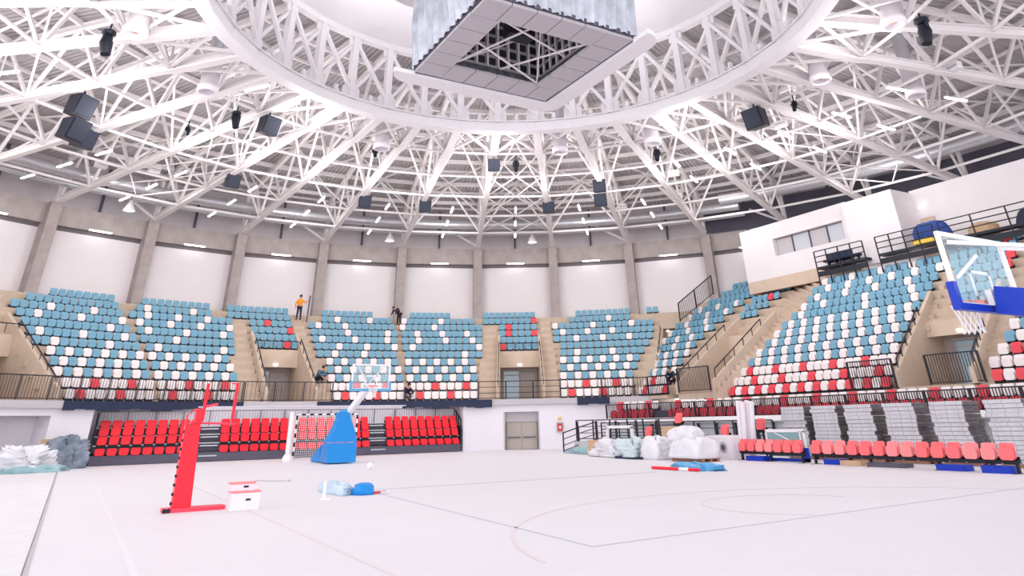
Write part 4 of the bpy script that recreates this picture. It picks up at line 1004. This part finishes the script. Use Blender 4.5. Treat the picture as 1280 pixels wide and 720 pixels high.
for c, lb in (((13.2, 3.3, 0.95), 'single red seat hanging left of the first grey stack'), ((13.4, 5.6, 0.75), 'single red seat behind the white rounded bag'), ((13.0, 10.4, 0.7), 'single red seat behind the white tubular frame'), ((12.2, 7.2, 1.24), 'single red seat lying on the wide cardboard box')):
    o = thing('loose_seat', lb, 'seat', c, R(-90))
    for nm2, me in zip(('backrest', 'seat_pan', 'bracket'), SM['pink']): put(nm2, me, o)
    if c[2] < 1.2: q = MB(); q.bar((0, 0.08, -c[2]), (0, 0.08, 0.1), 0.06, 0.06); q.build('support', 'dark', o)
# gangway railings in front of the low deck
def openrail(name, label, pts, h, par=None):
    return fence(name, label, 'railing', pts, h, 0.0, 'rail', post=1.15)
openrail('gangway_railing', 'black stepped railing starting beside the extinguisher sign', [(12.2, 16.9, 0.0), (13.6, 17.4, 0.25), (14.9, 17.5, 0.5)], 0.95)
openrail('gangway_railing', 'taller black railing of the gangway behind the pale teal film', [(13.6, 17.6, 0.55), (15.3, 15.0, 0.55), (16.4, 12.2, 0.55)], 1.0)
openrail('gangway_railing', 'black railing in front of the low deck behind the sacks', [(14.8, 16.8, 0.4), (16.0, 13.4, 0.4), (16.6, 9.5, 0.4), (16.9, 6.0, 0.4)], 1.0)
o = thing('gangway', 'grey gangway floor behind the stored material', 'gangway')
q = MB(); q.hexa([(13.4, 17.6, 0.0), (16.3, 11.8, 0.0), (16.9, 12.2, 0.0), (14.3, 18.2, 0.0)], [(13.4, 17.6, 0.5), (16.3, 11.8, 0.5), (16.9, 12.2, 0.5), (14.3, 18.2, 0.5)]); q.build('platform', 'gfloor', o)
for k in range(6):
    q = MB(); p = Vector((13.6, 17.5, 0)).lerp(Vector((16.4, 12.0, 0)), k / 5); q.bar((p.x, p.y, 0.02), (p.x, p.y, 1.5), 0.1, 0.1); q.build('upright', 'rail', o)
# extinguisher sign right of the door
o = thing('hydrant_sign', 'small red framed sign on the white ring wall right of the door', 'sign', PP(26.34, 55.1, 1.2), R(55.1 - 90))
q = MB(); q.box((0, -0.02, 0), (0.4, 0.03, 0.55)); q.build('panel', 'conc', o); q = MB(); q.box((0, -0.032, 0), (0.3, 0.02, 0.42)); q.build('red_field', 'extred', o); q = MB(); q.box((0, -0.045, 0.0), (0.12, 0.02, 0.16)); q.build('pictogram', 'box', o)
q = MB(); q.box((0, -0.02, 0.5), (0.22, 0.03, 0.12)); q.build('lamp', 'yellow', o)
# ================================================================ WHITE FRAMED BOARD BY THE BENCH
o = thing('portable_backboard', 'white framed clear board with blue foot standing at the bench', 'backboard', (12.05, 1.0, 0.03), R(-90))
q = MB(); q.bx(-1.0, 0.75, -0.01, 0.01, 0.16, 1.0); q.build('pane', 'glasst', o)
q = MB(); q.bx(-1.03, 0.82, -0.04, 0.04, 0.96, 1.06); q.build('top_frame', 'steelw', o)
for a, c_ in ((-1.03, -0.97), (0.6, 0.66), (0.75, 0.82)): q = MB(); q.bx(a, c_, -0.04, 0.04, 0.1, 1.0); q.build('side_frame', 'steelw', o)
q = MB(); q.bx(0.68, 0.84, -0.06, 0.06, 0.0, 0.45); q.build('corner_pad', 'dblue', o)
q = MB(); q.bx(-1.05, 0.84, -0.06, 0.06, 0.0, 0.1); q.build('bottom_pad', 'dblue', o)
q = MB(); q.bar((-0.6, -0.02, 0.95), (0.3, -0.02, 0.62), 0.02, 0.03); q.build('stay', 'steelw', o)
for (x, y, d, m, lb) in ((11.75, 2.3, (0.5, 0.9, 0.16), 'dblue', 'deep blue pad under the shorter red bench'), (11.5, -1.4, (0.4, 0.7, 0.16), 'dblue', 'deep blue pad under the left end of the longer bench'), (11.4, -2.2, (0.4, 0.8, 0.14), 'card', 'brown cardboard piece under the longer bench'), (11.3, -3.6, (0.5, 1.3, 0.12), 'base', 'dark plank bundle under the longer bench'), (11.0, -5.9, (0.4, 0.9, 0.16), 'dblue', 'long deep blue pad under the right part of the bench'), (10.8, -7.3, (0.4, 0.8, 0.18), 'dblue', 'deep blue pad under the right end of the longer bench')):
    q = MB(); q.box((x, y, 0.03 + d[2] / 2), d); q.box((x, y, 0.03 + d[2] * 0.5), (d[0] * 1.04, d[1] * 0.9, d[2] * 0.7)); tag(q.build('floor_pad', m), lb, 'pad')
# ================================================================ LEFT PILES
lump('plastic_film', 'dark grey blue heap of plastic film left of the telescopic stand', 'film', (-11.95, 22.0, 0.0), (1.7, 1.5, 1.15), 'wrapg', 21, 0.4, 56)
lump('debris_pile', 'pale heap of torn paper and film before the dark passage', 'rubbish', (-13.6, 20.6, 0.0), (2.2, 1.8, 0.8), 'wrap', 22, 0.6, 60, kind='stuff')
lump('plastic_film', 'flat teal grey film at the foot of the pale heap', 'film', (-12.9, 19.6, 0.0), (2.4, 0.9, 0.25), 'wrapt', 23, 0.3, 28)
cbox('cardboard_box', 'tall cardboard box between the pale and dark heaps', (-12.75, 22.6, 0.0), (0.5, 0.4, 1.2), 'card')
o = thing('wrapped_board', 'dark blue and white wrapped board at the left edge of the picture', 'board', (-14.7, 12.5, 0.0), R(60))
q = MB(); q.bx(-0.9, 0.62, -0.1, 0.1, 0.3, 1.35); q.build('body', 'navy', o); q = MB(); q.bx(-0.9, 0.45, -0.13, -0.1, 0.7, 1.3); q.build('white_sheet', 'wrap', o)
q = MB(); q.bx(0.4, 0.5, -0.1, 0.1, 0.0, 0.3); q.bx(-0.8, -0.7, -0.1, 0.1, 0.0, 0.3); q.build('foot', 'steelw', o)
# ================================================================ SCOREBOARD
sb = thing('scoreboard_cube', 'hanging square scoreboard frame wrapped in grey white plastic film', 'scoreboard', (0, 0, 13.9))
A, B_ = 3.08, 1.95
for side in range(4):
    for k in range(5):
        u0 = -A + (A + B_) * k / 5 + 0.02; u1 = -A + (A + B_) * (k + 1) / 5 - 0.02
        q = MB(); q.bx(u0, u1, -A, -B_, 0, 0.12); q.build('soffit_panel', 'frame', sb, (0, 0, 0), side * PI / 2)
    q = MB(); q.bx(-A, A, -A - 0.07, -A - 0.005, 0.0 if side in (1, 2) else 0.13, 0.12 if side in (1, 2) else 0.3); q.build('edge_gap', 'base', sb, (0, 0, 0), side * PI / 2)
    # outer pale skirt
    if side in (1, 2):
        q = MB(); q.bx(-A, A, -A - 0.85, -A - 0.08, -0.12, 0.06); q.build('outer_ledge', 'steelw', sb, (0, 0, 0), side * PI / 2)
    if side in (1, 2, 3):
        q = MB(); q.prism([(-A - 0.0, -A - 0.0, -0.12)] + [(-A + 0.85 * math.cos(R(a_)), -A + 0.85 * math.sin(R(a_)), -0.12) for a_ in range(180, 271, 10)], (0, 0, 0.18)); q.build('ledge_corner', 'steelw', sb, (0, 0, 0), side * PI / 2)
    # inner LED walls
    q = MB(); q.bx(-2.3, 2.3, -2.35, -2.3, 0.6, 3.2); iw = q.build('inner_wall', 'frame', sb, (0, 0, 0), side * PI / 2)
    for i in range(9):
        for j in range(5):
            q = MB(); q.box((-2.0 + 0.5 * i, -2.27, 0.85 + 0.5 * j), (0.3, 0.06, 0.3)); q.build('module', 'dark', iw)
    for k in range(10): q = MB(); q.box((-2.25 + 0.5 * k, -2.2, 1.9), (0.07, 0.06, 2.6)); q.build('rack_bar', 'steel', iw)
    q = MB(); q.bar((-B_, -B_, 0.15), (B_, -0.2, 0.4), 0.06, 0.06); q.bar((-B_, -B_, 0.15), (-0.8, 0.3, 1.2), 0.05, 0.05); q.build('brace', 'steel', sb, (0, 0, 0), side * PI / 2)
    # draped film: folded curtain on the outer faces
    vs = []; fs = []; nx, nz = 90, 12
    for j in range(nz + 1):
        z = 0.14 + 4.8 * j / nz
        for i in range(nx + 1):
            x = -A - 0.1 + (2 * A + 0.2) * i / nx
            sw = 0.17 * math.sin(i * 0.9 + j * 0.45 * math.sin(i * 0.07 + side)) + 0.06 * math.sin(i * 2.3 + j * 0.8)
            vs.append((x, -A - 0.1 - 0.12 * math.sin(PI * min(1, j / nz * 1.1)) + sw * (0.4 + 0.6 * j / nz), z))
    for j in range(nz):
        for i in range(nx): a = j * (nx + 1) + i; fs.append((a, a + 1, a + nx + 2, a + nx + 1))
    q = MB(); q.add(vs, fs, True); q.build('film_drape', 'cloth', sb, (0, 0, 0), side * PI / 2)
q = MB(); q.box((0.1, 0.2, 1.2), (1.1, 0.6, 0.55)); q.build('speaker_box', 'dark', sb)
for x, y in ((-2.4, -2.4), (2.4, -2.4), (-2.4, 2.4), (2.4, 2.4)):
    q = MB(); q.bar((x, y, 3.2), (x * 1.2, y * 1.2, 7.0), 0.06, 0.06); q.build('hanger', 'base', sb)
# ================================================================ ROOF EQUIPMENT
def yaw_in(x, y): return math.atan2(-y, -x) + PI / 2      # local -y looks to the court centre
def speaker(label, x, y, z, two=False, s=1.0, drop=0.5):
    o = thing('loudspeaker', label, 'speaker', (x, y, z), yaw_in(x, y), 'black loudspeakers under the roof')
    for k in range(2 if two else 1):
        zz = -0.95 * k * s; t = 0.3
        q = MB(); q.hexa([(-0.42*s, -0.12*s, zz - 0.42*s), (0.42*s, -0.12*s, zz - 0.42*s), (0.34*s, 0.42*s, zz - 0.3*s), (-0.34*s, 0.42*s, zz - 0.3*s)], [(-0.42*s, -0.36*s, zz + 0.38*s), (0.42*s, -0.36*s, zz + 0.38*s), (0.34*s, 0.3*s, zz + 0.42*s), (-0.34*s, 0.3*s, zz + 0.42*s)])
        c_ = q.build('cabinet', 'dark', o)
        q = MB(); q.hexa([(-0.36*s, -0.16*s, zz - 0.36*s), (0.36*s, -0.16*s, zz - 0.36*s), (0.36*s, -0.14*s, zz - 0.36*s), (-0.36*s, -0.14*s, zz - 0.36*s)], [(-0.36*s, -0.385*s, zz + 0.33*s), (0.36*s, -0.385*s, zz + 0.33*s), (0.36*s, -0.36*s, zz + 0.33*s), (-0.36*s, -0.36*s, zz + 0.33*s)]); q.build('grille', 'spk', c_)
    q = MB(); q.bar((0, 0.05, 0.4 * s), (0, 0.05, 0.4 * s + drop), 0.07, 0.07); q.box((0, 0.05, 0.44 * s), (0.5 * s, 0.12, 0.06)); q.build('bracket', 'dark', o)
speaker('large double black loudspeaker at upper left above the leftmost seats', -14.9, 15.8, 15.0, True, 1.25, 0.3)
speaker('black loudspeaker hanging just below the large double one at upper left', -14.7, 20.1, 14.9, False, 1.2)
speaker('big black loudspeaker hanging left of the ring girder', -6.6, 14.0, 14.9, False, 1.1)
speaker('small black loudspeaker above the gap between second and third column', -6.6, 24.4, 15.0)
speaker('black loudspeaker hanging right above the fourth column', 2.2, 25.2, 15.0)
speaker('black loudspeaker hanging above the fifth column', 6.4, 24.5, 15.0)
speaker('black loudspeaker close under the ring girder right of the middle', 6.6, 14.5, 15.0, False, 0.85, 0.2)
speaker('black loudspeaker hanging above the seventh column', 14.5, 20.9, 15.0)
speaker('angled pair of black loudspeakers right of the middle', 15.2, 15.6, 15.2, True, 1.0, 0.2)
speaker('large black loudspeaker on the right side under the trusses', 15.3, 2.1, 15.0, False, 1.25)
def mover(label, x, y, z, s=1.0):
    o = thing('moving_head_light', label, 'stage light', (x, y, z), yaw_in(x, y), 'black moving head lights')
    q = MB(); q.lathe([(0.2*s, 0.22*s), (0.22*s, 0.1*s), (0.12*s, 0.05*s)], n=12); q.build('base', 'dark', o)
    q = MB(); q.bar((-0.2*s, 0, 0.1*s), (-0.2*s, 0, -0.25*s), 0.06, 0.1); q.bar((0.2*s, 0, 0.1*s), (0.2*s, 0, -0.25*s), 0.06, 0.1); q.build('yoke', 'dark', o)
    q = MB(); q.tube([(0, 0.05, 0.0), (0, 0, -0.2*s), (0, -0.1, -0.65*s)], [0.13*s, 0.2*s, 0.15*s], 12); q.build('head', 'dark', o)
    q = MB(); q.bar((0, 0, 0.2*s), (0, 0, 0.2*s + 0.35), 0.05, 0.05); q.build('clamp', 'dark', o)
for lb, x, y, s_ in (('black moving light at the top left', -14.1, 8.2, 1.2), ('black moving light left of the big loudspeaker', -8.2, 14.1, 1.0), ('black moving light at the top right', 14.3, -7.7, 1.3), ('small black moving light below the ring right of the middle', 7.9, 14.1, 0.75), ('small black moving light under the ring, further right', 14.3, 8.7, 0.8), ('tiny black lamp among the right trusses', 15.9, 0.1, 0.6), ('tiny black lamp among the left trusses', -10.1, 17.0, 0.5), ('tiny black lamp left of the middle under the ring', -0.4, 15.7, 0.6)):
    mover(lb, x, y, 15.2, s_)
def nozzle(label, x, y, z=15.9, s=1.0):
    o = thing('air_nozzle', label, 'air outlet', (x, y, z), 0, 'white cylindrical air outlets')
    q = MB(); q.lathe([(0.40*s, 0.9), (0.40*s, -0.45), (0.47*s, -0.45), (0.47*s, -0.75), (0.36*s, -0.77), (0.33*s, -0.5), (0.001, -0.5)], n=18); q.build('drum', 'box', o)
    q = MB(); q.lathe([(0.2*s, -0.52), (0.1*s, -0.62), (0.001, -0.63)], n=12); q.build('cone', 'card', o)
    q = MB(); q.tube([(0, 0, 0.9), (0, 0, 2.6)], 0.3 * s, 12); q.build('neck', 'duct', o)
for lb, x, y in (('white cylindrical air outlet at the top left', -13.2, 7.5), ('white cylindrical air outlet left of the ring girder', -9.9, 11.7), ('white cylindrical air outlet at the top right', 13.2, -7.2), ('white cylindrical air outlet right of the ring girder', 14.9, -2.3), ('white cylindrical air outlet far out on the right', 20.5, -3.4), ('white cylindrical air outlet below the ring, left of the middle', -0.2, 15.2), ('white cylindrical air outlet below the ring, right of the middle', 9.2, 11.2), ('white cylindrical air outlet below the ring toward the right', 13.1, 7.6)):
    nozzle(lb, x, y)
for lb, x, y in (('white bell lamp above the second column', -11.8, 33.5), ('white bell lamp left of the fifth column', 7.5, 34.4), ('white bell lamp left of the seventh column', 18.5, 29.9)):
    o = thing('bell_lamp', lb, 'lamp', (x, y, 14.8), 0, 'white bell lamps under the gallery roof')
    q = MB(); q.lathe([(0.06, 0.75), (0.12, 0.6), (0.2, 0.45), (0.36, 0.1), (0.4, 0.0)], n=16); q.build('shade', 'steelw', o)
    q = MB(); q.lathe([(0.33, 0.06), (0.001, 0.05)], n=16); q.build('lens', 'lamp', o); q = MB(); q.bar((0, 0, 0.7), (0, 0, 1.6), 0.04, 0.04); q.build('rod', 'railg', o)
def led(x, y, z, rot, label):
    o = thing('tube_light', label, 'light', (x, y, z), rot, 'glowing tube lights under the roof')
    q = MB(); q.box((0, 0, 0.05), (1.5, 0.16, 0.06)); q.build('housing', 'steelw', o)
    q = MB(); q.box((0, 0, 0.0), (1.4, 0.12, 0.05)); q.build('tube', 'led', o)
    q = MB(); q.bar((-0.5, 0, 0.08), (-0.5, 0, 0.42), 0.02, 0.02); q.build('hanger', 'steel', o); q = MB(); q.bar((0.5, 0, 0.08), (0.5, 0, 0.42), 0.02, 0.02); q.build('hanger', 'steel', o)
for t in range(-1, 13):
    th = 0.6 + 10 * t if t < 0 else 0.6 + 10 * t
    tt = 10.6 + 10 * (t - 1)
    bay_ = round((120.6 - tt) / 10)
    for r in ((19.7, 23.5) if tt < 35 else (27.1, 30.9, 34.8)):
        side = 'outer' if r > 33 or r == 23.5 else ('middle' if r > 29 else 'inner')
        led(r * math.cos(R(tt)), r * math.sin(R(tt)), 15.35, R(tt), '%s glowing tube light in the %s roof bay from the left' % (side, ORD[max(1, bay_ + 1)]))
for x, y, a in ((-18.0, 14.3, 140), (-7.9, 10.8, 126), (-6.1, 12.2, 118)):
    led(x, y, 15.4, R(a), 'glowing tube light at upper left near the %s' % {-18.0: 'large double loudspeaker', -7.9: 'white air outlet beside the ring', -6.1: 'big loudspeaker under the ring'}[x])
for n_, (x, y) in enumerate(((-13.9, 27.0), (-11.0, 26.5), (19.0, 12.5), (22.8, 16.5), (20.8, 20.4), (18.6, 3.2), (20.4, -5.5))):
    o = thing('driver_box', 'small white electrical box on a purlin, %s from left' % ORD[n_ + 1], 'box', (x, y, 15.75), yaw_in(x, y), 'white electrical boxes on the purlins')
    q = MB(); q.box((0, 0, 0), (0.7, 0.3, 0.36)); q.build('case', 'steelw', o); q = MB(); q.box((0, -0.16, 0), (0.6, 0.02, 0.06)); q.build('groove', 'frame', o)
# ================================================================ CAMERA PLATFORM OVER THE LONG STAND
pf = thing('camera_platform', 'black railed camera platforms on top of the long right stand', 'platform')
def pk(x, y, z): return Vector(KS(x, y, z))
def plat(y0, y1, z, par):
    q = MB(); a = pk(32.75, y0, z - 0.15); b = pk(33.85 if y0 > 9 else 33.35, y1, z); q.bx(a.x, b.x, a.y, b.y, a.z, b.z); q.build('floor_plate', 'dark', par)
    q = MB()
    for yy in [y0 + (y1 - y0) * k / 4 for k in range(5)]:
        q.bar(pk(32.75, yy, z - 1.2), pk(32.75, yy, z + 1.1), 0.06, 0.06)
    for h in (0.35, 0.72, 1.1): q.bar(pk(32.75, y0, z + h), pk(32.75, y1, z + h), 0.05, 0.05)
    q.bar(pk(32.75, y0, z - 0.5), pk(32.75, y1, z - 0.5), 0.05, 0.3); q.build('guard_rail', 'dark', par)
plat(13.6, 9.6, 11.0, pf); plat(8.6, 4.6, 11.0, pf); plat(4.2, -4.0, 11.0, pf)
for n_, y in enumerate((12.9, 12.3, 11.7, 11.1, 10.5)):
    o = thing('dark_seat', 'dark blue padded seat on the left camera platform, %s from left' % ORD[n_ + 1], 'seat', pk(33.35, y, 11.02), R(-90), 'dark seats on the platform')
    q = MB(); rbox(q, 0.5, 0.6, 0.1, (0, 0.15, 0.5), 0.1); q.build('backrest', 'navy', o); q = MB(); q.box((0, -0.1, 0.3), (0.46, 0.45, 0.12)); q.build('seat_pan', 'navy', o); q = MB(); q.box((0, 0, 0.12), (0.1, 0.1, 0.24)); q.build('leg', 'dark', o)
def kl(name, label, cat, x, y, z, d, m, sd, rough=0.1):
    p = pk(x, y, z); return lump(name, label, cat, p, d, m, sd, rough)
kl('tarpaulin', 'deep blue tarpaulin hung on the platform rail above the near backboard', 'tarpaulin', 33.3, 5.0, 11.3, (0.5, 2.2, 0.95), 'tarp', 31, 0.06)
kl('yellow_cloth', 'yellow cloth below the blue tarpaulin', 'cloth', 32.9, 5.4, 11.05, (0.3, 1.3, 0.3), 'yellow', 32, 0.2)
kl('covered_equipment', 'brown covered equipment on the right camera platform', 'equipment', 34.2, 2.4, 11.0, (0.7, 1.6, 0.7), 'card', 33, 0.2)
kl('covered_equipment', 'navy covered equipment at the right end of the platform', 'equipment', 34.2, -0.6, 11.0, (0.8, 1.8, 0.9), 'navy', 34, 0.15)
# ================================================================ PEOPLE
def skin_mesh(name, joints, edges, radii, m, par, sub=2):
    me = bpy.data.meshes.new(name); me.from_pydata(joints, edges, []); o = bpy.data.objects.new(name, me); COL.objects.link(o)
    sk = o.modifiers.new('skin', 'SKIN'); sk.use_smooth_shade = True
    for i, r_ in enumerate(radii):
        v = me.skin_vertices[0].data[i]; v.radius = (r_, r_) if not isinstance(r_, tuple) else r_; v.use_root = (i == 0)
    sb_ = o.modifiers.new('sub', 'SUBSURF'); sb_.levels = sub; sb_.render_levels = sub
    dg = bpy.context.evaluated_depsgraph_get(); me2 = bpy.data.meshes.new_from_object(o.evaluated_get(dg))
    bpy.data.objects.remove(o); me2.name = name; me2.materials.clear(); me2.materials.append(M[m])
    return put(name, me2, par)
def person(label, loc, rot, pose, top, bottom, hair='hair'):
    """pose: hip, chest, neck, head, then elbow/hand and knee/foot left and right, metres, facing -y"""
    root = thing('person', label, 'person', loc, rot)
    P_ = {k: Vector(v) for k, v in pose.items()}
    J = [P_['hip'], P_['chest'], P_['neck'], P_['head']]; E_ = [(0, 1), (1, 2), (2, 3)]; Rr = [(0.13, 0.11), (0.16, 0.11), 0.055, 0.09]
    J.append(P_['head'] + (P_['head'] - P_['neck']).normalized() * 0.11); E_.append((3, 4)); Rr.append(0.085)
    for s_ in ('l', 'r'):
        sg = -1 if s_ == 'l' else 1
        sh_ = P_['chest'] + Vector((sg * 0.19, 0, 0.04)); n = len(J)
        hd = P_['hand_' + s_]; el = P_['elbow_' + s_]; dv = (hd - el).normalized()
        J += [sh_, el, hd, hd + dv * 0.08]; E_ += [(1, n), (n, n + 1), (n + 1, n + 2), (n + 2, n + 3)]; Rr += [0.06, 0.045, 0.032, 0.038]
        b0 = n + 3
        for fi, an in enumerate((-0.035, -0.012, 0.012, 0.035)):
            J.append(J[b0] + dv * (0.07 - abs(an)) + Vector((an, -0.01, 0))); E_.append((b0, len(J) - 1)); Rr.append(0.011)
        J.append(J[n + 2] + dv * 0.06 + Vector((-sg * 0.05, -0.02, 0))); E_.append((n + 2, len(J) - 1)); Rr.append(0.012)
        n = len(J); hp = P_['hip'] + Vector((sg * 0.1, 0, -0.04))
        J += [hp, P_['knee_' + s_], P_['foot_' + s_], P_['foot_' + s_] + Vector((0, -0.17, -0.04))]; E_ += [(0, n), (n, n + 1), (n + 1, n + 2), (n + 2, n + 3)]; Rr += [0.085, 0.06, 0.04, 0.04]
    body = skin_mesh('body', J, E_, Rr, 'skin', root)
    # jacket
    J = [P_['hip'] + Vector((0, 0, 0.02)), P_['chest'], P_['neck'] - (P_['neck'] - P_['chest']) * 0.3]; E_ = [(0, 1), (1, 2)]; Rr = [(0.17, 0.14), (0.21, 0.15), 0.09]
    for s_ in ('l', 'r'):
        sg = -1 if s_ == 'l' else 1; n = len(J)
        J += [P_['chest'] + Vector((sg * 0.19, 0, 0.04)), P_['elbow_' + s_], P_['elbow_' + s_].lerp(P_['hand_' + s_], 0.85)]; E_ += [(1, n), (n, n + 1), (n + 1, n + 2)]; Rr += [0.085, 0.065, 0.055]
    skin_mesh('jacket', J, E_, Rr, top, root)
    J = [P_['hip']]; E_ = []; Rr = [(0.155, 0.135)]
    for s_ in ('l', 'r'):
        sg = -1 if s_ == 'l' else 1; n = len(J)
        J += [P_['hip'] + Vector((sg * 0.1, 0, -0.06)), P_['knee_' + s_], P_['foot_' + s_] + Vector((0, 0, 0.04))]; E_ += [(0, n), (n, n + 1), (n + 1, n + 2)]; Rr += [0.105, 0.08, 0.065]
    skin_mesh('trousers', J, E_, Rr, bottom, root)
    for s_ in ('l', 'r'):
        f = P_['foot_' + s_]; q = MB(); q.box((f.x, f.y - 0.07, f.z - 0.03), (0.1, 0.27, 0.09)); q.build('shoe', 'dark', root)
    h = P_['head']; q = MB(); q.lathe([(0.105, -0.02), (0.112, 0.05), (0.09, 0.12), (0.05, 0.155), (0.001, 0.165)], (h.x, h.y + 0.015, h.z + 0.02), 14); q.build('hair' if top != 'orange' else 'cap', hair, root)
    q = MB()
    for sx in (-0.035, 0.035): q.box((h.x + sx, h.y - 0.098, h.z + 0.03), (0.022, 0.015, 0.014))
    q.build('eyes', 'dark', root)
    q = MB(); q.box((h.x, h.y - 0.11, h.z + 0.0), (0.025, 0.03, 0.045)); q.box((h.x, h.y - 0.095, h.z - 0.045), (0.05, 0.015, 0.012)); q.build('nose_and_mouth', 'skin', root)
    return root
stand = dict(hip=(0, 0, 0.92), chest=(0, 0.02, 1.32), neck=(0, 0, 1.5), head=(0, -0.02, 1.6), elbow_l=(-0.3, 0.02, 1.1), hand_l=(-0.33, -0.1, 0.85), elbow_r=(0.34, -0.1, 1.2), hand_r=(0.5, -0.25, 1.32), knee_l=(-0.12, -0.05, 0.5), foot_l=(-0.16, 0.0, 0.08), knee_r=(0.12, 0.0, 0.5), foot_r=(0.14, 0.06, 0.08))
bend = dict(hip=(0, 0.1, 0.9), chest=(-0.08, -0.28, 1.15), neck=(-0.1, -0.44, 1.2), head=(-0.12, -0.54, 1.18), elbow_l=(-0.3, -0.42, 0.92), hand_l=(-0.3, -0.55, 0.7), elbow_r=(0.16, -0.42, 0.92), hand_r=(0.1, -0.58, 0.7), knee_l=(-0.12, 0.05, 0.5), foot_l=(-0.14, 0.08, 0.08), knee_r=(0.12, 0.05, 0.5), foot_r=(0.14, 0.1, 0.08))
crouch = dict(hip=(0, 0.12, 0.34), chest=(0, -0.12, 0.66), neck=(0, -0.26, 0.78), head=(0, -0.34, 0.86), elbow_l=(-0.28, -0.34, 0.5), hand_l=(-0.16, -0.5, 0.34), elbow_r=(0.28, -0.34, 0.5), hand_r=(0.16, -0.5, 0.34), knee_l=(-0.2, -0.32, 0.46), foot_l=(-0.18, -0.05, 0.08), knee_r=(0.2, -0.32, 0.46), foot_r=(0.18, -0.05, 0.08))
p = PP(35.2, 88.3, 8.55); person('person in an orange jacket and dark trousers standing on the stairs at the back', p, R(88.3 - 90), stand, 'orange', 'cdark')
q = MB(); a = PP(35.2, 87.3, 8.4); q.bar(a, a + Vector((0.1, 0.1, 1.9)), 0.09, 0.09); tag(q.build('upright_pole', 'base'), 'dark pole standing beside the person in orange', 'pole')
p = S1(10, 75.95); person('person in dark clothes bending over the top rows left of the fourth back block', p, R(-60), bend, 'cdark', 'cdark')
p = S1(2, 87.6); person('person in a teal jacket crouching left of the third back block', p, R(30), crouch, 'cteal', 'cdark')
p = S1(0, 76.4); person('person in dark grey crouching in the aisle before the fourth back block', p + Vector((0, -0.1, 0)), R(0), crouch, 'cdark', 'base')
p = S3(1, 16.6); person('person in navy crouching at the front of the narrow corner block', p, R(-60), crouch, 'navy', 'cdark')
